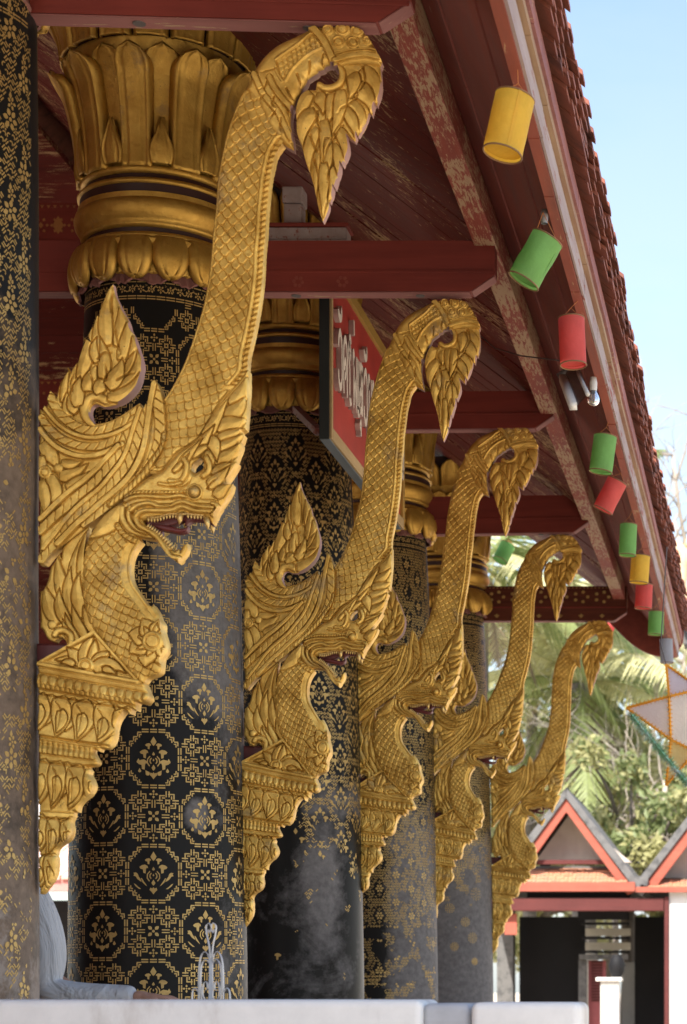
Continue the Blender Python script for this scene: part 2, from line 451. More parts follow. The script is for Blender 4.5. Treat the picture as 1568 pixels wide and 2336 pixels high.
# ------------------------------------------------------------------ the carved serpent bracket (outlines in board units, 807 to the metre)
M['rim'] = m_plain('bare primed edge of the carving', (.36, .20, .17), .7, .2)
M['mouth'] = m_plain('dark red lacquer of the mouth', (.11, .018, .016), .5)
M['tooth'] = m_gold('gilded tooth', (.62, .42, .14), (.74, .52, .2), (.4, .3, .15), .62, (.35, .5), .7)

def build_naga(k=1.0, seed=0):
    Relief.K = k; WARP[0] = seed; rv = random.Random(seed*7+1)
    root = empty('naga_bracket')
    G, GR = M['gold'], [M['gold'], M['rim']]
    J = lambda p: (p[0]+rv.gauss(0, 2.6), p[1]+rv.gauss(0, 2.6))
    lpj = lambda p0, c, p1, w, *a: leafpoly(J(p0), J(c), J(p1), w*rv.uniform(.86, 1.12), *a)
    # --- neck: scaled body rising to the beam
    lf = [(705,215),(681,248),(651,305),(629,369),(613,439),(603,496),(597,580),(590,640),(582,735),(572,800),(562,850),(541,919),(510,1006),(480,1067),(452,1110)]
    rt = [(395,1318),(441,1322),(463,1300),(492,1266),(525,1247),(558,1219),(584,1175),(606,1137),(628,1107),(660,1074),(684,1040),(690,990),(705,925),(719,853),(729,776),(733,700),(738,649),(741,592),(746,544),(751,496),(759,458),(767,426),(784,398)]
    neck = Relief([(720,225)]+lf[1:-1]+[(452,1112,1),(456,1160),(456,1204),(448,1244),(431,1282),(392,1322,1)]+rt[1:-1]+[(790,392,1),(770,340)], 1.4)
    neck.round(11, 18)
    line = [(735,250),(700,330),(688,400),(678,480),(668,560),(662,650),(655,740),(645,830),(625,920),(595,1000),(555,1080),(510,1150),(455,1220),(400,1290)]
    dL, _, _ = neck.near(lf, n=4); dR, aR, _ = neck.near(rt, n=4)
    msk = (dL > 8) & (dR > 27) | ((neck.P[:, 1] > 1085) & (dR > 8))
    neck.scales(line, 36*rv.uniform(.92, 1.06), 6.5, None, 5.0, msk)
    # plain roll, then the crenellated strip along the outer edge
    up = neck.P[:, 1] < 1075
    k = up & (np.abs(dR-22) < 6); neck.H[k] = 15+7*dome(6-np.abs(dR-22)[k], 6)
    k = up & (dR <= 15.5); ph = ((aR+dR*.55)/16.5) % 1.0; mm = np.minimum(ph, 1-ph)*16.5
    neck.H[k] = (6+7*dome(15.5-dR, 7)-9*np.exp(-(mm/2.2)**2)+3*ph)[k]
    k = dL < 8; neck.H[k] = (6+8*dome(np.minimum(dL, 8-dL+1), 4))[k]
    neck.build('neck', G, root, 0.0, .045)
    # --- curled tail: collar, lattice panel, strap
    sc = Relief([(681,248,1),(711,187),(740,149),(778,119),(823,98),(871,76),(905,70),(945,70),(985,74),(1012,82),(1037,110),(1055,140),(1069,166,1),(1066,180,1),(1030,176),(975,176),(935,186,1),(936,173),(919,177),(906,181,1),(903,188),(888,192,1),(886,198),(871,207),(858,216,1),(852,229),(840,243,1),(836,256),(825,272,1),(822,284),(812,299,1),(810,320),(809,340),(813,369),(819,415,1),(798,404),(780,388,1),(762,372),(744,345),(722,300),(700,268)], 1.4)
    sc.round(20, 22)
    P = sc.P
    pan = closed([(771,170,1),(800,150),(840,122),(868,96),(892,92),(906,114),(898,128),(868,142),(838,164),(812,192),(793,224,1),(778,200)], 4)
    d = sc.polyd(pan); k = d > -1; sc.H[k] = 17
    k = d > 2; g1 = ((P[:, 0]*.52+P[:, 1]*.85)/14.5) % 1; g2 = ((P[:, 0]*.98-P[:, 1]*.2)/14.5) % 1
    sc.H[k] = (14+6*(np.minimum(np.minimum(g1, 1-g1), np.minimum(g2, 1-g2))*14.5 > 1.9))[k]
    k = np.abs(d+4) < 5; sc.H[k] += (5*dome(5-np.abs(d+4), 4))[k]
    for q in ([(708,205),(735,262),(775,310),(798,356),(812,385)], [(752,215),(770,250),(798,285),(818,306)]): sc.band(q, 9, 18, 6, n=5)
    sc.band([(872,76),(888,90),(908,116),(925,150),(937,182)], 11, 20, 6)
    sc.band([(938,168),(975,158),(1020,152),(1064,160)], 8, 22, 6); sc.band([(940,150),(985,139),(1030,136),(1055,140)], 3.2, 22, 5)
    for x, y, r in ((918,82,17),(960,80,22),(1000,86,20),(1030,112,14),(948,116,20),(990,118,20)):
        dd = np.hypot(P[:, 0]-x, (P[:, 1]-y)*1.1); k = (dd < r) & (sc.d > -4); sc.H[k] = (19+6*dome(r-dd, 8)-5*np.exp(-((dd-r*.6)/2)**2))[k]
    for a, b, c in (((905,150),(900,172),(908,184)),((866,170),(866,192),(860,214)),((830,205),(838,228),(838,244)),((800,245),(812,268),(824,276)),((790,292),(800,300),(806,322)),((775,190),(750,196),(728,200)),((745,225),(738,242),(722,250)),((765,268),(760,290),(772,300)),((785,330),(782,352),(786,372)),((720,285),(730,270),(740,262)),((752,330),(762,318),(770,305))):
        sc.cut([a, b, c], 2.0, 7)
    sc.build('tail_scroll', GR, root, -.004, .05)
    # --- hanging flame of the tail
    pf = Relief([(930,172,1),(975,166),(1030,166),(1062,170,1),(1066,215),(1063,250),(1056,272),(1054,286,1),(1046,281),(1041,298),(1040,314,1),(1031,306),(1025,325),(1014,347),(1000,372,1),(996,360,1),(994,372),(992,387,1),(980,380),(966,368,1),(971,388),(973,410),(966,432),(955,454,1),(949,443,1),(949,465),(943,487),(933,517,1),(930,508,1),(927,532),(920,558,1),(914,550,1),(917,568),(911,587),(899,612,1),(891,588),(884,560),(879,535),(871,502),(859,465),(849,430),(837,395),(828,365),(824,335),(825,310),(832,280),(844,257),(860,243),(880,244,1),(880,236),(886,225),(897,222),(910,230),(926,231),(941,219),(949,203),(947,187),(938,178)], 1.4)
    pf.round(12, 12)
    pf.band([(932,176),(952,190),(958,208),(950,228),(930,240),(908,242),(893,234)], 10, 18, 8, n=7, roll=True)
    for p0, c, p1, w in (((1010,190),(1060,230),(1052,282),24),((975,230),(1045,260),(1036,310),26),((960,280),(1020,310),(998,366),22),((960,300),(1000,340),(990,380),18),((940,350),(985,400),(955,448),21),((930,400),(960,450),(932,512),17),((915,450),(945,500),(919,554),14),
                         ((870,250),(830,290),(835,350),22),((880,300),(830,340),(850,410),22),((890,350),(850,420),(870,480),18),((900,400),(880,480),(885,550),15),((890,262),(905,275),(900,318),20),((925,255),(935,290),(915,350),22),((950,250),(955,300),(925,380),20),((905,330),(915,400),(895,470),18),((918,380),(925,450),(905,520),16),((905,450),(910,520),(899,606),15),((985,195),(1000,225),(975,275),20)):
        pf.leaf(lpj(p0, c, p1, w), 14, 8, 9, 4)
    for q in ([(1015,180),(1022,215),(1010,245),(985,265)], [(1000,262),(980,285),(955,300),(945,315)], [(958,345),(940,370),(918,405),(905,440)], [(885,305),(885,330),(895,362)], [(866,375),(875,400),(890,425)], [(876,440),(884,465),(890,490)], [(930,452),(918,480),(915,505)]): pf.cut(q, 2.4, 8)
    pf.build('pendant_flame', GR, root, .004, .042)
    # --- rising flame behind the head
    fl = Relief([(302,787,1),(308,816),(320,842),(331,865),(345,888),(351,913),(363,933),(373,964),(382,990),(386,1016),(381,1047),(371,1075),(350,1100),(325,1118),(297,1130),(274,1131),(258,1125),(245,1128),(237,1142),(238,1160),(247,1176),(262,1192,1),(228,1206),(185,1195),(150,1160),(138,1128,1),(150,1105),(154,1080),(162,1058),(174,1043),(179,1026,1),(184,1034),(190,1037,1),(196,1018),(208,994),(219,973),(222,956),(219,937,1),(232,947),(246,956,1),(238,940),(237,924),(243,911),(249,898),(258,876,1),(262,881),(267,881,1),(266,860),(270,838,1),(274,843),(277,844,1),(281,822),(290,804)], 1.4)
    fl.round(10, 12)
    fl.band([(262,1186),(236,1172),(224,1150),(226,1128),(242,1110),(262,1106),(284,1116)], 13, 16, 9, n=7, roll=True)
    for p0, c, p1, w in (((150,1150),(150,1060),(222,940),22),((190,1130),(178,1060),(232,975),20),((165,1120),(165,1060),(180,1030),12),((215,1060),(240,960),(258,882),22),((270,1000),(262,920),(268,850),20),((290,960),(275,880),(302,792),24),((320,960),(335,910),(322,850),18),((330,1010),(350,960),(345,892),22),((345,1060),(375,1010),(356,930),24),((320,1090),(390,1060),(376,975),26),((290,1110),(370,1110),(384,1030),22),
                         ((180,1160),(170,1130),(176,1090),16),((200,1155),(185,1125),(186,1092),15),((208,1130),(196,1090),(212,1050),20),((240,1095),(236,1060),(262,1010),22),((265,1100),(256,1070),(285,1050),22),((270,1060),(290,1010),(272,940),20),((290,1080),(320,1050),(330,1000),22),((262,1010),(240,975),(258,938),15)):
        fl.leaf(lpj(p0, c, p1, w), 12, 8, 10, 4)
    for q in ([(318,1060),(340,1048),(368,1040)], [(342,1002),(358,990),(370,975)], [(312,920),(318,950),(326,985)], [(285,1060),(288,1040),(282,1015)], [(246,1085),(248,1065),(240,1040)], [(190,1090),(186,1070),(195,1040)], [(300,868),(298,835),(304,812)], [(262,1000),(278,985),(300,980)]): fl.cut(q, 2.4, 8)
    fl.build('rising_flame', GR, root, .002, .045)
    # --- mane: nested bands of feathers sweeping back from the head
    mn = Relief([(96,1140,1),(112,1140),(130,1092,1),(148,1110),(168,1140),(205,1168),(240,1180),(285,1176),(322,1160),(352,1140),(380,1122,1),(384,1134),(396,1142,1),(404,1110),(412,1078),(425,1060,1),(436,1078),(448,1108),(456,1130,1),(460,1175),(456,1220),(446,1258),(424,1290),(404,1330,1),(380,1352),(348,1380),(317,1407),(258,1452),(233,1468),(190,1500),(159,1523),(136,1541),(108,1576,1),(96,1576,1)], 1.4)
    mn.round(6, 8)
    P = mn.P
    for q in (lpj((100,1230),(130,1270),(150,1310),26), lpj((150,1330),(130,1350),(104,1330),24), lpj((150,1330),(190,1330),(232,1290),22), lpj((150,1290),(190,1300),(222,1284),16), lpj((120,1330),(150,1390),(140,1420),20), lpj((104,1340),(120,1400),(116,1450),20), lpj((170,1360),(210,1345),(240,1318),14), lpj((104,1270),(100,1300),(108,1340),16)):
        mn.leaf(q, 7, 7, 8, 3)
    dd = np.hypot(P[:, 0]-150, P[:, 1]-1306); k = dd < 14; mn.H[k] = (9+8*dome(14-dd, 12))[k]
    dd = np.hypot(P[:, 0]-112, P[:, 1]-1318); k = dd < 19; mn.H[k] = (10+7*dome(19-dd, 8)-5*np.exp(-((dd-11)/2)**2))[k]
    A1 = [(126,1099),(139,1128),(164,1163),(202,1190),(238,1202),(279,1199),(317,1184),(350,1168),(384,1140)]
    A2 = [(104,1128),(123,1153),(156,1188),(195,1211),(238,1222),(279,1219),(322,1206),(366,1180)]
    A3 = [(104,1166),(118,1188),(151,1219),(187,1237),(223,1246),(264,1246),(297,1234),(338,1214),(362,1200)]
    A4 = [(100,1198),(113,1217),(144,1246),(182,1266),(220,1274),(259,1271),(302,1256),(334,1240)]
    S1 = [(98,1450),(108,1442),(144,1407),(182,1373),(220,1345),(258,1312),(284,1284),(322,1244)]
    S2 = [(98,1482),(144,1440),(177,1414),(207,1384),(243,1356),(274,1325),(299,1294),(325,1259),(346,1215),(366,1172)]
    S3 = [(108,1532),(146,1486),(169,1455),(202,1419),(238,1389),(274,1358),(304,1322),(330,1289),(350,1246),(362,1205),(384,1140)]
    S4 = [(104,1562),(139,1524),(164,1488),(190,1450),(223,1422),(258,1389),(292,1363),(317,1335),(343,1302),(361,1266),(374,1231),(386,1190),(404,1140)]
    S5 = [(150,1518),(202,1465),(238,1435),(279,1399),(322,1363),(355,1328),(381,1284),(396,1240),(404,1190),(414,1120),(424,1070)]
    S6 = [(230,1462),(297,1412),(335,1379),(368,1350),(399,1315),(419,1284),(434,1246),(440,1200),(438,1150),(430,1100),(424,1066)]
    mn.band(A1, 14, 11, 6, 26, .45); mn.band(A3, 12, 10, 6, 27, .45)
    mn.band(S2, 13, 11, 6, 30, .5); mn.band(S4, 14, 12, 6, 30, .5); mn.band(S6, 16, 12, 7, 31, .5)
    for q, w_ in ((A2, 6.5), (A4, 8), (S1, 8), (S3, 7), (S5, 9)): mn.band(q, w_, 14, 7)
    mn.band([(455,1215),(448,1250),(420,1290),(395,1322),(350,1368),(300,1408)], 10, 13, 8, 17, .7, roll=True)
    mn.build('mane', G, root, -.005, .055)
    # --- head with crest
    hd = Relief([(336,1392,1),(348,1376),(405,1332),(441,1318),(462,1296),(492,1262),(525,1243),(558,1215),(584,1171),(606,1133),(628,1103),(660,1068),(690,1030,1),(690,1070),(688,1110),(686,1153),(682,1196,1),(670,1200),(666,1206,1),(672,1206),(678,1212,1),(671,1232),(668,1231,1),(671,1240,1),(664,1262),(655,1286,1),(656,1288),(660,1291,1),(650,1308),(630,1338),(604,1366,1),(616,1356),(645,1350,1),(640,1370),(628,1390),(616,1408),(600,1429),(594,1446),(588,1462,1),(580,1452),(560,1442),(518,1437),(505,1430),(490,1435),(456,1437),(420,1444),(398,1452),(386,1452),(370,1446),(350,1432),(332,1416)], 1.4,
                holes=[[(529,1312),(533,1296),(545,1284),(556,1276),(563,1290),(562,1306),(550,1316),(540,1320)]])
    hd.round(14, 16)
    P = hd.P
    for p0, c, p1, w in (((640,1130),(676,1120),(688,1050),24),((620,1160),(660,1160),(685,1110),22),((605,1190),(655,1190),(684,1170),22),((600,1225),(640,1220),(680,1196),17),((596,1255),(640,1250),(677,1213),17),((590,1290),(640,1285),(671,1240),20),((590,1330),(640,1320),(659,1291),22),((575,1360),(610,1350),(645,1300),20),((598,1390),(615,1372),(643,1352),17),((565,1230),(590,1190),(640,1110),18),((548,1262),(570,1230),(600,1190),14),((530,1280),(560,1255),(590,1240),12),((578,1262),(585,1290),(572,1330),18),((582,1230),(600,1240),(606,1290),18),((500,1300),(520,1280),(560,1230),12),((480,1320),(500,1300),(530,1270),10)):
        hd.leaf(lpj(p0, c, p1, w), 13, 8, 8, 4)
    hd.band([(566,1330),(580,1318),(582,1300),(574,1282)], 9, 17, 8, roll=True)
    hd.band([(470,1345),(495,1348),(512,1330),(518,1300),(510,1285)], 8, 15, 7, roll=True)
    hd.band([(440,1352),(470,1356),(500,1350)], 5, 14, 6, roll=True)
    hd.band([(345,1388),(372,1378),(420,1377),(470,1377),(512,1374)], 5, 16, 6, 11, 0, 1.4, 4)
    hd.band([(344,1400),(370,1390),(410,1388),(460,1391),(500,1386),(520,1392)], 6, 18, 8, roll=True)
    hd.band([(345,1414),(368,1402),(400,1399),(440,1403),(480,1402),(520,1400),(560,1402),(600,1404)], 6, 12, 5)
    hd.band([(360,1428),(380,1414),(405,1408),(420,1409),(440,1417),(470,1418),(492,1408),(510,1404),(535,1412),(560,1418),(592,1420)], 7, 20, 10, roll=True)
    hd.band([(372,1448),(384,1434),(404,1428),(440,1428),(475,1427),(498,1418),(515,1419),(540,1428),(570,1430),(598,1432)], 7, 19, 10, roll=True)
    hd.band([(592,1440),(606,1426),(602,1412),(592,1408)], 6, 20, 8, roll=True)
    dd = np.hypot(P[:, 0]-541, P[:, 1]-1377); k = dd < 25; hd.H[k] = (16+8*np.exp(-((dd-20)/4)**2)-4*np.exp(-((dd-25)/2)**2))[k]
    hd.cut([(470,1360),(500,1362),(520,1352),(530,1335)], 2.2, 7); hd.cut([(575,1365),(590,1350),(605,1338)], 2.2, 7)
    hd.build('head', G, root, -.012, .07)
    mb = MB(); mb.lathe([(max(1e-4, .0195*math.sin(a)), .0195*math.cos(a)) for a in np.linspace(0, math.pi, 13)], 20)
    mb.build('eye', G, root, True, loc=((541-104)/807, -.038, (2496-1377)/807))
    # --- lower jaw with its rolled lips
    jw = Relief([(330,1414,1),(350,1408),(375,1420),(386,1440),(394,1462),(410,1473),(437,1490),(458,1512),(478,1538),(492,1532),(497,1540,1),(504,1524),(516,1516,1),(516,1532),(508,1548),(490,1571,1),(474,1560),(459,1545),(439,1520),(424,1505,1),(383,1499),(352,1486),(330,1467),(322,1440)], 1.4)
    jw.round(8, 8)
    jw.band([(334,1420),(334,1446),(347,1470),(366,1486),(395,1494),(424,1504)], 10, 14, 10, roll=True)
    jw.band([(358,1418),(353,1440),(360,1462),(378,1480),(404,1490)], 7, 18, 9, roll=True)
    jw.band([(376,1430),(374,1450),(384,1470),(406,1482),(432,1500),(452,1526),(470,1554),(492,1560)], 8, 18, 9, roll=True)
    jw.build('lower_jaw', G, root, -.010, .065)
    # --- teeth set in a gilt gum, two fangs above, and the mouth
    def WP(u, v, y): a_ = warp((u-104)/807, (2496-v)/807); return Vector((a_[0], y, a_[1]))
    def tooth(mb, u, v, du, dv, w_, y):
        p, q = WP(u, v, y), WP(u+du, v+dv, y-.002); mb.tube([p, p.lerp(q, .55), q], [w_/807, w_*.8/807, .5/807], 7)
    for y in (-.022, .05):
        mb = MB(); gum = []
        for i in range(10): t = i/9; tooth(mb, 408+t*78, 1446-t*8+3*math.sin(t*6), .5, 13, 4.2, y); gum.append(WP(408+t*78, 1445-t*8+3*math.sin(t*6), y))
        for i in range(6): t = i/5; tooth(mb, 520+t*46, 1437+t*4, 1, 12, 4.0, y); gum.append(WP(520+t*46, 1436+t*4, y))
        mb.tube(gum, 3.4/807, 6); mb.build('upper_teeth', M['tooth'], root, True)
        mb = MB(); gum = []
        for i in range(12): t = i/11; tooth(mb, 403+t*68, 1476+t*t*22+t*38, 9, -13, 4.2, y); gum.append(WP(403+t*68, 1477+t*t*22+t*38, y))
        mb.tube(gum, 3.4/807, 6); mb.build('lower_teeth', M['tooth'], root, True)
        for a_ in ((498, 1436, -2, 30, 9.5), (572, 1446, 6, 34, 9.5)): mb = MB(); tooth(mb, *a_, y); mb.build('fang', M['tooth'], root, True)
    mo = Relief([(392,1452,1),(420,1440),(500,1430),(575,1438),(584,1462,1),(560,1452),(525,1450),(506,1464),(502,1450),(470,1462),(440,1470),(436,1490),(405,1476)], 3)
    mo.round(4, 6); mo.build('palate', M['mouth'], root, .01, .05)
    to = Relief([(408,1462,1),(440,1462),(470,1468),(500,1474),(516,1466,1),(512,1480),(490,1486),(464,1482),(436,1476)], 3)
    to.round(8, 8); to.build('tongue', M['mouth'], root, -.002, .05)
    # --- scaled breast with its flower
    ch = Relief([(250,1486,1),(285,1440),(326,1410),(345,1450),(385,1512,1),(366,1537),(356,1565),(354,1598),(361,1628),(381,1659),(404,1690),(414,1692),(419,1688,1),(432,1708),(440,1728),(446,1742),(446,1762),(455,1795),(455,1818),(443,1841),(443,1867),(435,1882),(406,1894),(392,1908),(376,1900),(330,1852),(290,1812),(262,1772),(240,1740),(226,1690),(220,1640),(222,1580),(232,1520)], 1.4)
    ch.round(15, 30); P = ch.P
    cl = [(300,1430),(292,1500),(288,1570),(295,1640),(315,1710),(345,1780),(375,1850),(392,1900)]
    de, ae, _ = ch.near([(385,1512),(366,1537),(356,1565),(354,1598),(361,1628),(381,1659),(404,1690),(425,1720)], n=4)
    msk = (de > 24) & (P[:, 1] > 1490)
    ch.scales(cl, 30*rv.uniform(.92, 1.08), 6.5, None, 5, msk)
    ear = closed([(236,1508,1),(262,1466),(290,1434),(325,1410),(334,1420),(330,1450),(318,1478),(296,1494),(262,1506)], 4)
    ch.leaf(ear, 16, 12, 20, 3)
    ch.band([(322,1470),(338,1492),(362,1508),(386,1514)], 8, 14, 6, 14, 0, 1.5, 4)
    k = (de < 6); ch.H[k] = (7+5*dome(6-np.abs(de-3), 6))[k]
    for a in range(8):
        t = a*math.pi/4+.3; cx, cy_ = 424, 1795
        p1 = (cx+74*math.cos(t), cy_+74*math.sin(t)); c = (cx+40*math.cos(t+.25), cy_+40*math.sin(t+.25))
        ch.leaf(lpj((cx+12*math.cos(t), cy_+12*math.sin(t)), c, p1, 27, 14, .95), 25, 9, 12, 3)
        ch.leaf(lpj((cx+14*math.cos(t), cy_+14*math.sin(t)), (cx+30*math.cos(t), cy_+30*math.sin(t)), (cx+46*math.cos(t), cy_+46*math.sin(t)), 10), 31, 6, 6, 2)
    dd = np.hypot(P[:, 0]-424, P[:, 1]-1795); k = dd < 30; ch.H[k] = (34+9*dome(30-dd, 22)-5*np.exp(-((dd-19)/2.2)**2))[k]
    ch.build('breast', G, root, -.008, .062)
    # --- leaves behind the breast
    lv = Relief([(234,1468,1),(190,1500),(161,1527),(156,1560,1),(149,1542,1),(138,1566),(126,1582),(118,1618),(106,1644),(96,1650,1),(96,1752,1),(104,1758),(118,1783),(135,1791),(142,1785),(152,1779),(168,1788),(174,1808,1),(192,1800),(256,1766),(300,1790,1),(288,1747),(266,1696),(244,1655),(226,1600),(224,1544)], 1.4)
    lv.round(7, 8)
    for p0, c, p1, w in (((190,1700),(150,1640),(150,1545),22),((150,1740),(110,1690),(112,1640),26),((215,1690),(180,1600),(232,1470),30),((225,1640),(215,1560),(236,1474),17),((200,1720),(160,1660),(190,1580),20),((180,1740),(140,1700),(150,1640),18),((225,1720),(190,1660),(215,1600),18),((285,1790),(230,1720),(243,1655),26),((262,1770),(225,1735),(222,1690),15),((232,1785),(200,1740),(190,1690),15),((210,1796),(185,1760),(170,1715),14),((196,1800),(165,1760),(165,1725),12)):
        lv.leaf(lpj(p0, c, p1, w), 9, 8, 9, 4)
    lv.band([(186,1802),(186,1776),(170,1762),(150,1762),(140,1772)], 10, 14, 8, roll=True)
    dd = np.hypot(lv.P[:, 0]-132, lv.P[:, 1]-1744); k = dd < 13; lv.H[k] = (14+7*dome(13-dd, 11))[k]
    lv.build('breast_leaf', G, root, .0, .05)
    # --- stepped foot of the bracket
    E_ = [(1852,-1,0)]
    pr = [(96,1852,1),(256,1763,1),(378,1898),(393,1906),(404,1930),(410,1948),(402,1960),(388,1964,1),(374,1962),(372,1985,1),(360,1980),(356,1995,1),(340,1984),(322,2006),(313,2028),(310,2054),(302,2076),(289,2090),(270,2090,1),(266,2099,1),(250,2092),(248,2102),(254,2114),(261,2130),(252,2139),(233,2141,1),(238,2152),(236,2163,1),(246,2182),(248,2199),(238,2219),(216,2239),(206,2254),(204,2269,1),(193,2268),(191,2280),(184,2296),(186,2314),(184,2331),(174,2348),(152,2364),(141,2380),(142,2406),(139,2440),(129,2463),(114,2484),(102,2498,1),(94,2498,1)]
    pd = Relief(pr, 1.4, n=4); P = pd.P; u, v = P[:, 0], P[:, 1]
    sl = np.interp(v, [1700, 1860, 2060, 2140, 2290, 2498], [.20, .195, .155, .12, .05, .0]); q = v-sl*(u-104)
    # depth follows the same moulding profile as the side
    prof = np.interp(q, [1700,1852,1866,1880,1902,1912,1922,1926,1938,1941,1955,1985,2030,2052,2060,2068,2080,2092,2102,2112,2120,2130,2160,2190,2230,2262,2268,2280,2288,2320,2350,2390,2410,2440,2498],
                         [20,20,26,22,27,30,26,21,22,16,18,13,20,22,13,16,11,16,17,13,14,9,16,18,12,8,12,12,7,13,11,5,8,7,2])
    pd.H = prof-9+12*dome(pd.d, 7)
    def rep(lo, hi, per, fn):
        k = (q > lo) & (q < hi) & (pd.d > -3); t = (q-lo)/(hi-lo); ph = ((u-104)/per) % 1.0; pd.H[k] += fn(t, ph)[k]
    rep(1883, 1912, 24, lambda t, ph: 8*dome(np.clip(.5-np.hypot((ph-.5), (t-.5)*.8), 0, 1), .35)-3)
    rep(1910, 1924, 14, lambda t, ph: 4*np.sin(np.pi*ph)**.5-2)
    pd.H0 = pd.H.copy()
    def inv(uu, qq):                                                 # back from moulding height to the board
        vv = qq
        for _ in range(6): vv = qq+np.interp(vv, [1700, 1860, 2060, 2140, 2290, 2498], [.20, .195, .155, .12, .05, .0])*(uu-104)
        return (uu, vv)
    for qa, qb, per, w_, lean in ((1942, 2058, 60, 34, 18), (2130, 2262, 50, 30, 22), (2288, 2392, 38, 24, 18), (2392, 2484, 30, 20, 12)):
        for x in np.arange(96-per, 360, per):
            x = x+rv.uniform(-3, 3)
            pd.leaf_add(lpj(inv(x+per*.5, qa-2), inv(x+per*.5+lean*.3, (qa+qb)/2-6), inv(x+per*.5-lean, qb-26), w_*.8), 4)
            pd.leaf_add(lpj(inv(x, qa-4), inv(x+lean, (qa+qb)/2), inv(x-lean*.7, qb-2), w_), 7)
            pd.leaf_add(lpj(inv(x+1, qa+(qb-qa)*.30), inv(x+lean*.8, (qa+qb)/2+6), inv(x-lean*.6, qb-12), w_*.5), 9, 1.8)
            pd.cut([inv(x-w_*.3, qa+12), inv(x+2, qa+34), inv(x-4, qb-30)], 1.6, 4)
    rep(2068, 2104, 15, lambda t, ph: 5*np.sin(np.pi*ph)**.5-3)
    for z in (1866, 1882, 1926, 1940, 2058, 2068, 2106, 2130, 2266, 2286, 2390): 
        k = np.abs(q-z) < 3; pd.H[k] -= (5*(1-np.abs(q-z)/3))[k]
    tri = closed([(120,1848,1),(256,1776,1),(358,1890,1)], 4); d = pd.polyd(tri); k = d > 0; pd.H[k] = 17
    for q_ in ([(98,1850),(256,1765),(380,1900)],): 
        dd, _, _ = pd.near(q_, n=1); k = dd < 9; pd.H[k] = (22+6*dome(9-dd, 5))[k]
    dd, _, _ = pd.near([(98,1856),(376,1906)], n=1); k = dd < 7; pd.H[k] = (24+6*dome(7-dd, 5))[k]
    for p0, c, p1, w in (((232,1866),(190,1840),(140,1846),16),((232,1862),(200,1830),(178,1812),20),((238,1862),(225,1810),(256,1780),24),((246,1862),(262,1820),(262,1784),16),((252,1864),(285,1830),(300,1826),18),((254,1868),(300,1840),(346,1884),24),((200,1862),(180,1850),(160,1856),10),((280,1874),(300,1866),(316,1884),10)):
        pd.leaf(lpj(p0, c, p1, w), 19, 8, 9, 3)
    dd = np.hypot(u-233, v-1862); k = (dd < 24) & (d > -2); pd.H[k] = (23+9*dome(24-dd, 9)-6*np.exp(-((dd-14)/2.2)**2))[k]
    pd.build('foot', G, root, .0, .05, 1.1)
    # --- the peg that ties the board to the column
    mb = MB(); mb.box(-.14, .092, .02, .075, (2496-1846)/807, (2496-1792)/807); mb.build('peg', M['mouth'], root, False, .008)
    return root
# ------------------------------------------------------------------ lacquered columns with gold stencil work
CK = [2]
def col_r(z): return np.interp(z, [.55, 1.6, 3.0, 4.1, 5.0], [.360, .358, .357, .356, .352] if CK[0] == 1 else [.420, .412, .395, .366, .324])     # the shafts taper

def wob(th, z): return 1+.003*math.sin(3*th+z*2)+.002*math.sin(z*7+th)     # hand plastered

class Stencil:
    """little pieces of gold leaf, in wall units (arc length at r=.4, height), laid 1 mm proud of the shaft"""
    def __init__(s, keep, bulge=.0016): s.v = []; s.f = []; s.keep = keep; s.b = bulge
    def poly(s, pts):
        cx = sum(p[0] for p in pts)/len(pts); cz = sum(p[1] for p in pts)/len(pts)
        if not s.keep(cx, cz): return
        k = len(s.v); s.v += pts; s.f.append(list(range(k, k+len(pts))))
    def bar(s, x, z, w_, h, a=0.0):
        c, n = math.cos(a), math.sin(a)
        s.poly([(x+c*p-n*q, z+n*p+c*q) for p, q in ((-w_/2,-h/2),(w_/2,-h/2),(w_/2,h/2),(-w_/2,h/2))])
    def blob(s, x, z, pts, m=1, sc=1.0, a=0.0):
        c, n = math.cos(a), math.sin(a)
        q = [(x+sc*(c*p*m-n*q_), z+sc*(n*p*m+c*q_)) for p, q_ in pts]
        s.poly(q if m > 0 else q[::-1])
    def arc(s, x, z, r, a0, a1, t, n=5):
        for i in range(1):
            A = [a0+(a1-a0)*j/n for j in range(n+1)]
            for u, v in zip(A[:-1], A[1:]):
                s.poly([(x+(r-t/2)*math.cos(u), z+(r-t/2)*math.sin(u)), (x+(r+t/2)*math.cos(u), z+(r+t/2)*math.sin(u)), (x+(r+t/2)*math.cos(v), z+(r+t/2)*math.sin(v)), (x+(r-t/2)*math.cos(v), z+(r-t/2)*math.sin(v))])
    def flower(s, x, z, r, n=4, a=0.0):
        s.blob(x, z, [(r*.22*math.cos(t), r*.22*math.sin(t)) for t in np.linspace(0, 2*math.pi, 7)[:-1]])
        for i in range(n):
            t = a+2*math.pi*i/n
            s.blob(x+r*.68*math.cos(t), z+r*.68*math.sin(t), [(-.34*r,-.05*r),(-.1*r,-.26*r),(.16*r,-.2*r),(.36*r,0),(.16*r,.2*r),(-.1*r,.26*r),(-.34*r,.05*r)], 1, 1.0, t)
    def build(s, name, parent, zc):
        V = []
        for x, z in s.v:
            th = x/.4; r = float(col_r(z))*wob(th, z)+s.b
            V.append((r*math.sin(th), -r*math.cos(th), z))
        return mesh_obj(name, V, s.f, M['stencil'], parent)

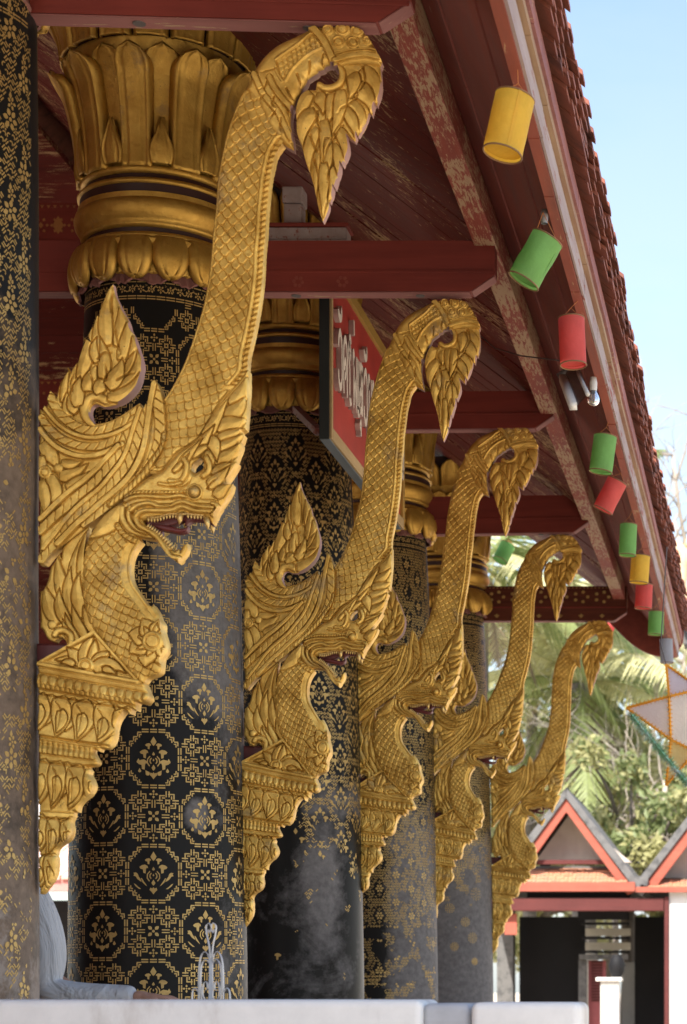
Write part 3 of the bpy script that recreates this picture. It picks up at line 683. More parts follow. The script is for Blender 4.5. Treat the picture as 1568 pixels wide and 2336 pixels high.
BUD = [(0,-.5),(.18,-.3),(.34,0),(.2,.25),(0,.6),(-.2,.25),(-.34,0),(-.18,-.3)]
DROP = [(0,-.5),(.28,-.35),(.34,-.1),(.16,.2),(0,.5),(-.16,.2),(-.34,-.1),(-.28,-.35)]
CURL = [(-.18,-.6),(.12,-.5),(.16,-.05),(.5,.05),(.62,.28),(.3,.52),(-.1,.6),(-.42,.42),(-.5,.12),(-.3,.16),(-.22,-.05)]
LEAF = [(-.5,-.62),(-.3,-.55),(.02,-.3),(.24,.05),(.5,.12),(.42,.34),(.52,.5),(.2,.55),(-.02,.36),(-.12,.05),(-.36,-.3)]
HEART = [(0,-.5),(.25,-.15),(.5,.1),(.4,.42),(.15,.3),(0,.5),(-.15,.3),(-.4,.42),(-.5,.1),(-.25,-.15)]

def medallion(S, x, z, k=1.0, kind=0):
    """flame shaped lotus of separate petals, about .16 x .21 m at k=1"""
    S.blob(x, z+.083*k, BUD, 1,   .042*k)
    for m in (1, -1):
        S.blob(x+m*.024*k, z+.060*k, CURL, m, 0.0255*k)
        S.blob(x+m*.043*k, z+.022*k, CURL, m, 0.0365*k)
        if kind == 0:
            S.blob(x+m*.074*k, z-.016*k, LEAF, m, 0.0391*k)
            S.blob(x+m*.047*k, z-.040*k, [(-.5,-.62),(-.3,-.5),(.1,-.1),(.35,.5),(.2,.5),(-.1,0)], m, 0.0357*k)
            S.blob(x+m*.074*k, z-.062*k, [(-.5,-.4),(-.2,-.4),(.3,0),(.55,.4),(.3,.3),(-.1,-.1)], m, 0.0340*k)
        else:
            S.blob(x+m*.050*k, z-.030*k, CURL, m, 0.0425*k); S.blob(x+m*.030*k, z-.070*k, DROP, m, 0.0306*k, -.6*m)
            S.blob(x+m*.072*k, z-.012*k, DROP, m, 0.0255*k); S.blob(x+m*.066*k, z-.058*k, DROP, m, 0.0221*k)
        S.arc(x, z-.012*k, .017*k, (-.9 if m > 0 else math.pi-1.0), (1.0 if m > 0 else math.pi+.9), .0055*k, 3)
        S.arc(x, z-.014*k, .030*k, (-.9 if m > 0 else math.pi-1.0), (1.0 if m > 0 else math.pi+.9), .0055*k, 3)
    S.blob(x, z+.024*k, DROP, 1, 0.0187*k); S.blob(x, z-.008*k, BUD, 1, 0.0119*k)
    S.blob(x, z-.046*k, BUD, 1, 0.0272*k); S.blob(x, z-.084*k, HEART, 1, 0.0357*k)

def knot(S, x, z, k=1.0):
    """woven square knot of paired bars"""
    t, g = .0048*k, .0056*k
    for a in range(4):
        c, n = (1, 0, -1, 0)[a], (0, 1, 0, -1)[a]
        def b(p, q, w_, h): 
            if c: S.bar(x+c*p, z+c*q, w_, h)
            else: S.bar(x-n*q, z+n*p, h, w_)
        for j in (-1, 1): b(.030*k, j*g, .024*k, t)                  # the paired arm
        b(.024*k, .0205*k, t, .020*k); b(.0135*k, .0295*k, .024*k, t)  # hook
        b(.0150*k, .0155*k, t, .0125*k)
        b(0.0065*k, .0, t, .019*k)

def octagon_lattice(S, z0, z1, x0, x1, ox=.089, oz=2.128, A=.236, B=.2625):
    """octagon fields with a lotus flame in each, and woven grounds between, in staggered rows"""
    ha, hb = A/2, B/2
    for ix in range(int((x0-ox)/(2*A))-2, int((x1-ox)/(2*A))+2):
        for iz in range(int((z0-oz)/(2*B))-2, int((z1-oz)/(2*B))+2):
            for st in (0, 1):
                x = ox+2*A*ix+st*A; z = oz+2*B*iz+st*B
                ok = lambda q: z0 < q < z1
                if ok(z-.11) and ok(z+.11): medallion(S, x, z, .93, (ix+iz+st) % 2)
                for sg in (-1, 1):
                    for q in (-.037, 0, .037):
                        for g in (-.0056, .0056):
                            if ok(z+sg*hb): S.bar(x+q, z+sg*(hb-.004)+g, .030, .0062)
                            if ok(z+q): S.bar(x+sg*(ha-.002)+g, z+q, .0062, .031)
                    for sz in (-1, 1):
                        for q in range(3):                          # stepped corners
                            px, pz = x+sg*(.063+q*.0185), z+sz*(hb-.012-q*.0205)
                            if not ok(pz): continue
                            S.bar(px, pz, .018, .0058); S.bar(px+sg*.0075, pz-sz*.0098, .0058, .017)
                            S.bar(px-sg*.005, pz-sz*.0098, .0115, .0054); S.bar(px-sg*.0005, pz-sz*.0185, .0054, .0115)
                zz = z+B
                if ok(zz): S.flower(x, zz, .031, 4, math.pi/4)
                for m in (-1, 1):
                    for g in (-.006, .006):
                        if ok(zz+m*.057): S.bar(x+g, zz+m*.056, .005, .036); S.bar(x+m*.053, zz+g, .034, .005)
                    if ok(zz+m*.09): S.flower(x, zz+m*.100, .019, 4, 0)
                    if ok(zz): S.flower(x+m*.092, zz, .018, 4, 0)
                    for n in (-1, 1):
                        if ok(zz+n*.055): knot(S, x+m*.062, zz+n*.066, 1.17)

def weave45(S, z0, z1, x0, x1, p, dens=1.0, voids=()):
    """dense interlace of short paired strokes running both diagonals, with clear fields"""
    nz = int((z1-z0)/p); nx = int((x1-x0)/p)
    for j in range(nz+1):
        for i in range(nx+1):
            x = x0+(i+.5*(j % 2))*p; z = z0+j*p
            if any(((x-vx)/vw)**2+((z-vz)/vh)**2 < 1 for vx, vz, vw, vh in voids): continue
            if random.random() > dens: continue
            a = math.pi/4 if (i+j//2) % 2 == 0 else -math.pi/4
            if random.random() < .22: S.arc(x, z, p*.36, a, a+3.2, p*.22, 4); continue
            for g in (-1, 1):
                S.bar(x-g*p*.21*math.sin(a), z+g*p*.21*math.cos(a), p*.80, p*.22, a)

def wear_sheen_fn(kind):
    def sm(x, a, b): t = min(1, max(0, (x-a)/(b-a))); return t*t*(3-2*t)
    if kind == 1:
        return lambda x, z: (sm(4.2-z, 0, .9)*.75, sm(2.6-z, 0, 1.3)*.62)
    if kind == 2:
        def f(x, z):  # grey haze at mid height and right edge is painted sheen plus wear
            g = math.exp(-((z-3.55)/.30)**2)*.85*sm(x, .0, .14)+math.exp(-((z-3.15)/.28)**2)*.75*sm(x, .12, .22)
            o = .95*math.exp(-(((x-.29)/.06)**2+((z-2.40)/.085)**2)**2)
            return (g+o+.35*sm(x, .30, .42), 0)
        return f
    if kind == 3:
        return lambda x, z: (.85*math.exp(-((x-.25)/.11)**2)*math.exp(-((z-2.22)/.34)**2)+.26*sm(2.7-z, 0, .4)+.55*math.exp(-((z-2.75)/.16)**2)*sm(x, .05, .2), 0)
    if kind == 4:
        return lambda x, z: (.85*sm(x, .0, .25)*sm(3.2-z, 0, .6)+.05, 0)
    return lambda x, z: (.95*sm(3.2-z, 0, .5), 0)

def build_column(kind, x, y, ztop, label, ang=(-.9, 1.5)):
    CK[0] = kind; root = empty('temple_column', (x, y, 0)); tag(root, label, 'column', 'gold stencilled columns along the temple porch', 'thing')
    wf = wear_sheen_fn(kind); rnd = random.Random(kind)
    na, nz = 72, 150; V = []; wv = []; bv = []
    zs = np.linspace(.60, ztop, nz)
    for z in zs:
        for k in range(na):
            th = 2*math.pi*k/na-math.pi; r = float(col_r(z))*wob(th, z)
            V.append((r*math.sin(th), -r*math.cos(th), z)); w_, b_ = wf(th*.4, z); wv.append(w_); bv.append(b_)
    F = [[i*na+k, i*na+(k+1) % na, (i+1)*na+(k+1) % na, (i+1)*na+k] for i in range(nz-1) for k in range(na)]
    sh = mesh_obj('shaft', V, F, M['lac1'] if kind == 1 else M['lac'], root, True)
    for nm, arr in (('wear_sheen', wv), ('bare', bv)):
        at_ = sh.data.attributes.new(nm, 'FLOAT', 'POINT'); at_.data.foreach_set('value', arr)
    # gold: visible arc only is the front; it goes all the way round the side that can be seen
    A0, A1 = ang
    hole = [(rnd.uniform(A0*.4, A1*.4), rnd.uniform(.7, ztop), rnd.uniform(.02, .06)) for _ in range(26)]
    lose = {1: .55, 2: .05, 3: .30, 4: .12, 5: .50}[kind]
    def keep(px, pz):
        if not (A0*.4 < px < A1*.4) or pz > ztop-.012 or pz < .62: return False
        w_, b_ = wf(px, pz); n = .5+.25*math.sin(px*31+pz*17)+.25*math.sin(px*13-pz*29+kind)
        p = 0.0
        if kind == 2: p = .10*max(0, w_-.3)
        elif kind == 1: p = min(.80, .85*max(0, w_-.28)*(.6+.6*n)+b_*.30)
        elif kind == 3: p = 0 if pz > 2.75 else min(.97, max(0, (2.78-pz)*2.2)*(.35+n*.9)+(.6 if px < .08 and pz < 2.7 else 0))
        elif kind == 4: p = min(.85, .35*w_+(.75 if pz < 2.05 else 0)*n)
        else: p = min(.97, max(0, (3.05-pz)*1.6)*(.4+n))
        for hx, hz, hr in hole:
            if (px-hx)**2+(pz-hz)**2 < hr*hr*lose: return False
        if p <= 0: return True
        q = .5+.62*noise.noise(Vector((px*9, pz*9, kind*3.7)))+.30*noise.noise(Vector((px*31, pz*31, kind)))+.22*(rnd.random()-.5)
        return q > p
    S = Stencil(keep)
    x0, x1 = A0*.4, A1*.4
    # border band under the capital: two rules and a row of small rosettes
    zb = ztop-.10
    n = int((x1-x0)/.052)
    for i in range(n+1):
        xx = x0+i*.052; S.flower(xx, zb+.045, .019, 5, i*.7); S.arc(xx+.026, zb+.045, .013, .6 if i % 2 else 3.7, 3.9 if i % 2 else 7.0, .005, 5); S.flower(xx+.026, zb+.062, .006, 3)
        for dz in (.0, .012, .078): S.bar(xx, zb+dz, .047, .0055)
    zt = zb-.02
    if kind == 2:
        # medallions on the near face at the heights seen on the shaft
        octagon_lattice(S, .62, zt, x0, x1)
    elif kind == 1:
        vo = []
        for j in range(30):
            for i in range(-4, 6):
                vo.append((i*.16+.08*(j % 2)+.065, .7+j*.155, .046, .078))
        weave45(S, .62, zt, x0, x1, .0235, 1.0, vo)
        for vx, vz, _, _ in vo:
            S.flower(vx, vz-.02, .037, 6, vz*5); S.flower(vx+.006, vz+.036, .023, 5); S.blob(vx, vz+.062, BUD, 1, .024)
            for m in (-1, 1): S.flower(vx+m*.028, vz-.052, .014, 5)
    elif kind == 3:
        vo = [(.085+i*.145, zt-.14-j*.26-(.13 if i % 2 else 0), .064, .11) for i in range(-5, 5) for j in range(16)]
        weave45(S, .62, zt, x0, x1, .0235, 1.0, vo)
        for k, (vx, vz, _, _) in enumerate(vo): medallion(S, vx, vz, .84, k % 2); S.flower(vx, vz+.128, .017, 4)
        for i in range(60): S.bar(x0+i*.02, .66, .014, .006)
    elif kind == 4:
        vo = [(.05+i*.12, zt-.12-j*.2-(.1 if i % 2 else 0), .042, .065) for i in range(-6, 6) for j in range(20)]
        weave45(S, .62, zt, x0, x1, .0195, 1.0, vo)
        for k, (vx, vz, _, _) in enumerate(vo): S.flower(vx, vz, .03, 6, k); S.flower(vx, vz+.045, .014, 4); S.flower(vx, vz-.045, .014, 4)
        for j in range(4):
            for i in range(40): S.bar(x0+i*.028, 1.64+j*.028, .019, .010)
    else:
        vo = [(.03+i*.15, zt-.16-j*.27-(.13 if i % 2 else 0), .058, .062) for i in range(-5, 6) for j in range(14)]
        weave45(S, 2.35, zt, x0, x1, .0215, 1.0, vo)
        for k, (vx, vz, _, _) in enumerate(vo):
            if vz > 2.0:
                for r, n_ in ((.018, 5), (.034, 9), (.050, 13)):
                    for i in range(n_):
                        t = 2*math.pi*i/n_; S.blob(vx+r*math.cos(t), vz+r*math.sin(t), DROP, 1, .016, t-math.pi/2)
        for px, pz, r in ((.15,2.62,.062),(.33,2.70,.062),(.33,2.96,.062),(.33,2.45,.055),(.08,2.32,.04),(.22,2.20,.04),(.12,1.98,.035),(.29,2.06,.045),(.31,1.85,.03)):
            for q, n_ in ((.3, 4), (.62, 8), (.95, 12)):
                for i in range(n_):
                    t = 2*math.pi*i/n_; k_ = len(S.v)
                    p_ = [(px+r*q*math.cos(t)+.013*a_, pz+r*q*math.sin(t)+.015*b_) for a_, b_ in DROP]
                    S.v += p_; S.f.append(list(range(k_, k_+len(p_))))
    S.build('gold_stencil', root, 0)
    build_capital(root, ztop, kind)
    return root

def petal_ring(name, parent, n, r_of, z0, z1, wid, tipk, off, mat, thick=.02, nu=16, nv=26, curl=0.0, point=False, bulge=.30, rib=True):
    """ring of carved petals: r_of(t) radius up the petal, t from 0 at the root to 1 at the tip"""
    V, F = [], []
    for k in range(n):
        th0 = 2*math.pi*(k+off)/n; base = len(V)
        for j in range(nv+1):
            t = j/nv
            if point: hw = wid*(1-t**1.6)**.8*(.72+.5*math.sin(min(1, t*1.5)*math.pi)*.55)
            else: hw = wid*(1.0 if t < tipk else math.sqrt(max(0, 1-((t-tipk)/(1-tipk))**2)))
            z = z0+(z1-z0)*t; r = r_of(t)
            for i in range(nu+1):
                s_ = i/nu*2-1
                b = thick*min(1, max(0, (1-abs(s_))/bulge))**.8
                if rib: b += thick*.30*math.exp(-((abs(s_)-.72)/.1)**2)-thick*.25*math.exp(-((abs(s_)-.55)/.08)**2)
                tt = th0+s_*hw; V.append(((r+b)*math.sin(tt), -(r+b)*math.cos(tt), z))
        for j in range(nv):
            for i in range(nu):
                a = base+j*(nu+1)+i; F.append([a, a+1, a+nu+2, a+nu+1])
    o = mesh_obj(name, V, F, mat, parent, True)
    sd = o.modifiers.new('solid', 'SOLIDIFY'); sd.thickness = .014; sd.offset = -1
    return o

def build_capital(root, z0, kind):
    """lotus capital: hanging petals, dark and gilt rings, tall flared calyx with small pointed petals"""
    cap = MB(); G, D = 0, 1
    ring = lambda pr, m: cap.lathe(pr, 64, m)
    ring([(.33,-.01),(.345,.0),(.35,.06),(.352,.17),(.30,.175)], D)
    ring([(.352,.168),(.378,.176),(.384,.19),(.378,.204),(.352,.208)], G)
    ring([(.350,.205),(.352,.232)], D); ring([(.352,.232),(.372,.236),(.378,.248),(.372,.260),(.384,.268),(.405,.300),(.410,.330),(.402,.352),(.388,.362)], G)
    ring([(.388,.362),(.390,.385)], G); ring([(.378,.385),(.380,.425)], D); ring([(.378,.425),(.392,.428),(.394,.440),(.384,.450),(.36,.452)], G)
    ring([(.362,.450),(.358,.478)], D); ring([(.358,.478),(.374,.482),(.380,.50),(.366,.515),(.34,.520)], G)
    ring([(.34,.518),(.345,.60),(.36,.80),(.40,1.0),(.43,1.08)], G); ring([(.43,1.08),(.43,1.34)], D)
    cp = cap.build('capital', [M['gold_cap'], M['cap_dark']], root, True, loc=(0, 0, z0)); cp.scale = (.935, .935, 1)
    petal_ring('hanging_petals', cp, 15, lambda t: .392-.012*t-.02*(1-t)**3+.02*math.sin(t*3), .172, -.005, .198, .45, 0, M['gold_cap'], .022, curl=1)
    petal_ring('hanging_petals', cp, 15, lambda t: .385-.03*t, .172, .02, .19, .5, .5, M['gold_cap'], .014)
    fl = lambda t: .350+.10*t**2.0+.03*max(0, t-.8)/.2
    petal_ring('calyx_petals', cp, 10, lambda t: fl(t)-.018, .50, 1.03, .26, .84, .5, M['gold_cap'], .02)
    petal_ring('calyx_petals', cp, 10, lambda t: fl(t), .50, 1.01, .222, .84, 0, M['gold_cap'], .046)
    petal_ring('root_petals', cp, 10, lambda t: .365+.055*t*(1.15-t), .515, .72, .20, .5, .5, M['gold_cap'], .03, point=True)
    petal_ring('crown_petals', cp, 16, lambda t: .45+.08*t**2, 1.07, 1.28, .19, .6, .5, M['gold_cap'], .026)
    # torn skirt of plaster under the hanging petals
    rnd = random.Random(kind+40); V, F = [], []; n = 120
    for k in range(n):
        th = 2*math.pi*k/n; V.append((.352*math.sin(th), -.352*math.cos(th), .03)); r = .374+rnd.uniform(-.008, .012)
        V.append((r*math.sin(th), -r*math.cos(th), -.012-.022*abs(math.sin(th*7.5))+rnd.uniform(-.008, .008)))
    for k in range(n): a, b = 2*k, 2*((k+1) % n); F.append([a, b, b+1, a+1])
    sk_ = mesh_obj('broken_plaster', V, F, M['plaster_rim'], cp); sd = sk_.modifiers.new('solid', 'SOLIDIFY'); sd.thickness = .012
    return cp

M['lac'] = m_lacquer('black lacquer on plaster', (.155, .145, .14))
M['lac1'] = m_lacquer('worn black lacquer', (.185, .135, .098), (.010, .010, .010), (.28, .23, .19))
M['cap_dark'] = m_plain('dark maroon groove paint', (.035, .012, .010), .5)
M['plaster_rim'] = m_stain('broken pink plaster', (.22, .09, .075), (.42, .40, .38), .58, .8, 7)
# ------------------------------------------------------------------ ground, porch floor
M['ground'] = m_stain('pale courtyard paving', (.52, .44, .335), (.42, .35, .26), .55, .9, .6)
mesh_obj('ground', [(-400,-300,0),(400,-300,0),(400,900,0),(-400,900,0)], [(0,1,2,3)], M['ground'])['kind'] = 'structure'
M['floor'] = m_stain('porch floor tiles', (.30, .14, .10), (.22, .12, .09), .5, .5, 1.5)
mb = MB(); mb.box(-11, -1.05, 1.0, 21.2, .004, .6); mb.build('porch_floor', M['floor'])['kind'] = 'structure'

# ------------------------------------------------------------------ columns, brackets, tie beams
COLX = -2.885; COL1X = -2.895
cols = [
 (1, 7.50, 5.01, 'weathered column cut by the left picture edge, lacquer worn to grey plaster with orange flecks', (-.3, 1.5)),
 (2, 10.274, 4.87, 'broad black column with crisp gold lotus flames in octagon lattice', (-1.25, 1.5)),
 (3, 13.274, 5.07, 'column behind the second bracket flame, smoky black and grey near its foot', (-1.1, 1.5)),
 (4, 16.27, 4.98, 'column densely covered with fine gold weave down to a banded foot', (-.9, 1.5)),
 (5, 19.58, 4.98, 'grey farthest column with round gold rosettes on bare lower shaft', (-.9, 1.5))]
for k, y, zt, lab, ang in cols: build_column(k, COL1X if k == 1 else COLX, y, zt, lab, ang)

NL = ['nearest and largest gilded serpent bracket, its open mouth before the octagon patterned column',
      'gilded serpent bracket second from the left, its neck crossing in front of the red signboard',
      'gilded serpent bracket third in the row, its snout in front of the smooth grey column',
      'gilded serpent bracket fourth in the row, neck seen against pale palm fronds',
      'smallest farthest gilded serpent bracket, head overlapping the gable of the white house']
for i, (u, Y, zb) in enumerate(((85, 7.5, 1.934), (550, 10.274, 1.889), (800, 13.274, 2.03), (980, 16.27, 2.077), (1120, 19.58, 1.933))):
    o = build_naga((.82, 1.1, 1.4, 1.8, 2.1)[i], (0.0, 1.7, 3.1, 4.4, 5.9)[i])
    p = at(u, 0, Y); o.location = (p.x+.012, Y+.03, zb)
    o.scale = ((.985, .925, .965, .92, .935)[i], 1, (1.0, 1.0, 1.0, .985, .995)[i])
    o.rotation_euler = (0, R((0, .5, -.4, .6, -.5)[i]), R((0, 1.2, -1.0, .8, -1.2)[i]))
    tag(o, NL[i], 'bracket', 'carved gilded serpent brackets under the eave', 'thing')

def tie_beam(Y, vb, vt, uend, label, slope=0.0, ornate=False, u_ch=55):
    """a dressed timber across the porch; its outer lower corner is cut away"""
    zb, zt = at(0, vb, Y).z, at(0, vt, Y).z; xe = at(uend, 0, Y).x; h = zt-zb; ch = .115
    root = empty('tie_beam', (xe, Y, zb)); root.rotation_euler = (0, slope, 0)
    tag(root, label, 'beam', 'red tie beams over the brackets', 'thing')
    x0 = -7.0-xe; y0, y1 = -.02, .075
    mb = MB()
    bb = mb; mb.prism([(x0, .0), (-ch, .0), (0, ch*.68), (0, h), (x0, h)], lambda p, q, t: (p, t, q), y0, y1)
    b = mb.build('beam', M['beam_gold'], root, False, .004) if ornate else None
    mb = MB(); mb.box(x0, -ch-.004, y0+.004, y1-.004, -.006, -.002)
    a = math.atan2(.68, 1)
    Mx = Matrix.Translation((-ch, 0, -.001)) @ Matrix.Rotation(-a, 4, 'Y')
    mb.box(.006, ch/math.cos(a)-.006, y0+.004, y1-.004, -.005, -.0015, 0, Mx)
    mb.build('bare_underside', M['red_end'], root)
    mb = MB(); mb.box(x0, -.004, y0-.006, y0-.001, h*.36, h*.36+.012); mb.build('moulding', M['red_beam'], root, False, .002)
    for xk, r in ((-.36, .020), (-.95, .022), (-1.35, .020), (-1.72, .020)):
        mb = MB(); mb.lathe([(.001, 0), (r, 0), (r*1.05, .004), (r, .006)], 16, 0, Matrix.Translation((xk, .03, -.0095)), True)
        mb.build('bolt_plug', M['plug'], root)
    if not ornate:
        for i in (2, 3, 4, 6) if 10 < Y < 11 else ():
            cx = -.30-i*.21
            for a_ in range(6):
                t = a_*1.047+i
                bb.add([(cx+.020*math.cos(t)+.010*math.cos(t+b_), y0-.003, h*.18+.020*math.sin(t)+.010*math.sin(t+b_)) for b_ in (0, 1.3, 2.6, 3.9, 5.2)], [(0,1,2,3,4)], 1)
        bb.build('beam', [M['red_beam'], M['faint']], root)
    if ornate:
        S = []; F = []
        def q(pts):
            k = len(S); S.extend([(p, y0-.008, z) for p, z in pts]); F.append(list(range(k, k+len(pts))))
        for i in range(12):
            cx = -.22-i*.19
            for r in (.026, .013): q([(cx-r, .045), (cx, .045-r), (cx+r, .045), (cx, .045+r)][::-1] if r < .02 else [(cx-r, .045), (cx-r*.8, .045-r*.2), (cx, .045-r), (cx+r, .045)])
            for j in range(5):
                t = j*1.256; q([(cx+.06*math.cos(t)+.018*math.cos(t+a_), h*.68+.045*math.sin(t)+.016*math.sin(t+a_)) for a_ in (0, 1.2, 2.6, 3.9, 5.1)])
        for i in range(70): q([(-.05-i*.034, h*.93), (-.035-i*.034, h*.93), (-.042-i*.034, h*.97)])
        mesh_obj('gold_stencil', S, F, M['stencil'], root)
    return root
M['faint'] = m_stain('rubbed orange stencil', (.25, .055, .028), (.20, .030, .022), .42, .6, 40)
M['plug'] = m_plain('grey bolt head', (.10, .085, .085), .6)
M['beam_gold'] = m_wood('dark red beam with traces of gilding', (.13, .035, .018), (.06, .014, .010), (.36, .22, .07), .585, 'X', .4, 1.8)
tie_beam(7.5, 58, -44, 938, 'red tie beam cut by the top picture edge over the nearest bracket', .028)
tie_beam(10.274, 667, 552, 1130, 'red tie beam between the first bracket neck and the green lantern')
tie_beam(13.274, 977, 893, 1264, 'short dark red tie beam behind the second hanging flame', -.008)
tie_beam(16.27, 1214, 1130, 1343, 'dark red tie beam over the gap of blue sky', -.012)
tie_beam(19.58, 1416, 1338, 1430, 'farthest tie beam painted with gold flowers and diamonds', 0, True)

# sill boards and a stub on the second beam
r_ = empty('sill_board', at(790, 548, 10.31)); tag(r_, 'white flaking board lying on the second tie beam', 'board')
mb = MB(); mb.box(-1.0, 0, .0, .12, .005, .062); mb.build('board', M['peel_white'] if 'peel_white' in M else M['fascia_b'], r_, False, .004)
mb = MB(); mb.box(-1.0, .012, -.01, .13, .064, .082); mb.build('lid', M['red_beam'], r_, False, .003)
r_ = empty('stub_post', at(672, 514, 10.36)); tag(r_, 'short whitewashed stub post standing on the flaking board', 'post')
mb = MB(); mb.box(-.052, .035, .0, .09, .0, .105); mb.box(-.058, .041, -.008, .1, .108, .185); mb.build('post', M['fascia_b'], r_, False, .006)

# ------------------------------------------------------------------ roof and eave
Y0, Y1 = -3.0, 20.35
roof = empty('temple_building', (-1.28, 7.5, 5.0)); tag(roof, 'temple porch roof with boarded red eave and tiled edge on the right', 'temple roof', None, 'thing')
rl = Vector((-1.28, 7.5, 5.0))
def loc(x, y, z): return Vector((x, y, z+EYE))-rl
PZ = 3.52
mb = MB(); a, b = loc(-1.385, Y0, PZ), loc(-1.280, Y1-.35, PZ+.15); mb.box(a.x, b.x, a.y, b.y, a.z, b.z)
mb.build('purlin', M['red_purlin'], roof, False, .006)
# sloping boards between the purlin and the eave, each a little proud of the next
mb = MB(); N = 4; S0, S1 = Vector((-1.275, PZ+.13)), Vector((-.868, 3.15))
for i in range(N):
    p, q = S0.lerp(S1, i/N), S0.lerp(S1, (i+1)/N); d = (q-p).normalized(); n = Vector((-d.y, d.x))
    if n.y < 0: n = -n
    off = .006*(i % 2)
    pr = [p+n*off+d*.003, q+n*off-d*.003, q+n*(off+.03)-d*.003, p+n*(off+.03)+d*.003]
    y = Y0
    while y < Y1-.05:
        ye = min(y+2.9+.8*math.sin(i*3.1+y), Y1-.05)
        mb.prism([(c.x, c.y) for c in pr], lambda X, Z, t: loc(X, t, Z), y+.003, ye-.003); y = ye
mb.build('eave_soffit', M['soffit'], roof)
# rafter tails seen under the boards
# eave battens
def batten(x0, x1, z0, z1, name, mat, wob=.004):
    mb = MB(); y = Y0; i = 0
    while y < Y1:
        ye = min(y+3.3+.5*math.sin(i*2.3+x0*9), Y1)
        j = wob*math.sin(i*1.9+x0*5)
        for s_ in range(5):
            ya, yb = y+(ye-y)*s_/5, y+(ye-y)*(s_+1)/5
            w_ = wob*.8*math.sin(ya*1.7+x1*20)
            a, b = loc(x0, ya+(.002 if s_ == 0 else 0), z0+j+w_), loc(x1+w_*.5, yb-(.002 if s_ == 4 else 0), z1+j)
            mb.box(a.x, b.x, a.y, b.y, a.z, b.z)
        y = ye; i += 1
    return mb.build(name, mat, roof, False)
batten(-.875, -.834, 3.115, 3.20, 'eave_batten', M['fascia_a'])
batten(-.832, -.822, 3.124, 3.232, 'fascia_board', M['fascia_b'])
batten(-.872, -.802, 3.238, 3.274, 'eave_batten', M['fascia_c'])
batten(-.870, -.790, 3.278, 3.352, 'eave_batten', M['red_end'])
# roof tiles: three courses at the edge, then the slope up to the ridge
mb = MB(); rnd = random.Random(5)
y = Y0
while y < Y1:
    wd = .135+rnd.uniform(-.01, .012)
    for c in range(5):
        z = 3.362+c*.027; xo = -.742+c*.008+rnd.uniform(-.014, .014)
        if rnd.random() < .05: xo -= .03
        dy = rnd.uniform(-.02, .02)+(.08 if c % 2 else 0); tz = rnd.uniform(-.005, .005)
        a = loc(xo, y+dy, z+tz); L_ = .34; s_ = .78
        pr = [(0, 0), (0, .019), (-L_, .019+L_*s_), (-L_, L_*s_)]
        mb.prism([(a.x+p, a.z+q) for p, q in pr], lambda X, Z, t: (X, t, Z), a.y, a.y+wd-.006)
    y += wd
mb.build('eave_tiles', M['tile'], roof)
mb = MB(); rx, rz = -5.6, 7.4
mb.prism([(-.84, 3.50), (rx, rz), (-10.6, 3.4), (-10.6, 3.25), (rx, rz-.16), (-.86, 3.37)], lambda X, Z, t: loc(X, t, Z), Y0, Y1)
mb.build('roof_slope', M['tile'], roof)
# curved board closing the far end of the eave
pts = [(1385, 1412), (1410, 1440), (1440, 1468), (1470, 1487), (1500, 1497), (1530, 1495), (1552, 1478), (1560, 1452), (1556, 1420), (1530, 1350), (1480, 1240), (1400, 1180), (1380, 1250), (1378, 1380)]
pr = closed([((u-VX)*20.4/FPX, (VY-v)*20.4/FPX) for u, v in pts], 4)
mb = MB(); mb.prism([tuple(q) for q in pr], lambda X, Z, t: loc(X, t, Z), 20.37, 20.43); mb.build('end_board', M['end_board'] if 'end_board' in M else M['soffit'], roof, False, .006)
# porch ceiling boards running down the slope, above the beams
mb = MB(); y = Y0; rnd = random.Random(9)
while y < Y1-.1:
    wd = .24+rnd.uniform(-.02, .03); g = rnd.uniform(0, .012)
    pr = [(-1.39, PZ+.085+g), (-5.5, PZ+.085+g+4.11*.76), (-5.5, PZ+.115+g+4.11*.76), (-1.39, PZ+.115+g)]
    mb.prism(pr, lambda X, Z, t: loc(X, t, Z), y+.004, y+wd-.004); y += wd
mb.build('ceiling_boards', M['plank'], roof)
mb = MB(); a, b = loc(-5.55, Y0, 6.55), loc(-10, Y1, 6.6); mb.box(b.x, a.x, a.y, b.y, a.z, b.z); mb.build('inner_boards', M['plank'], roof)
mb = MB(); rnd = random.Random(4)
for i in range(-15, 22):
    z = 4.25+i*.16; a, b = loc(-10.1, 19.9, z), loc(-3.25, 19.95, z+.156); g = rnd.uniform(0, .01); mb.box(a.x, b.x, a.y+g, b.y+g, a.z, b.z)
mb.build('inner_gable_boards', M['plank'], roof)
tw = empty('temple_inner_wall', (-9.5, 8, .6)); tag(tw, 'dark red wooden temple wall deep behind the columns', 'wall', None, 'thing')
mb = MB(); mb.box(-.1, .1, -11, 4.5, 0, 6.0); mb.build('boards', M['plank'], tw)

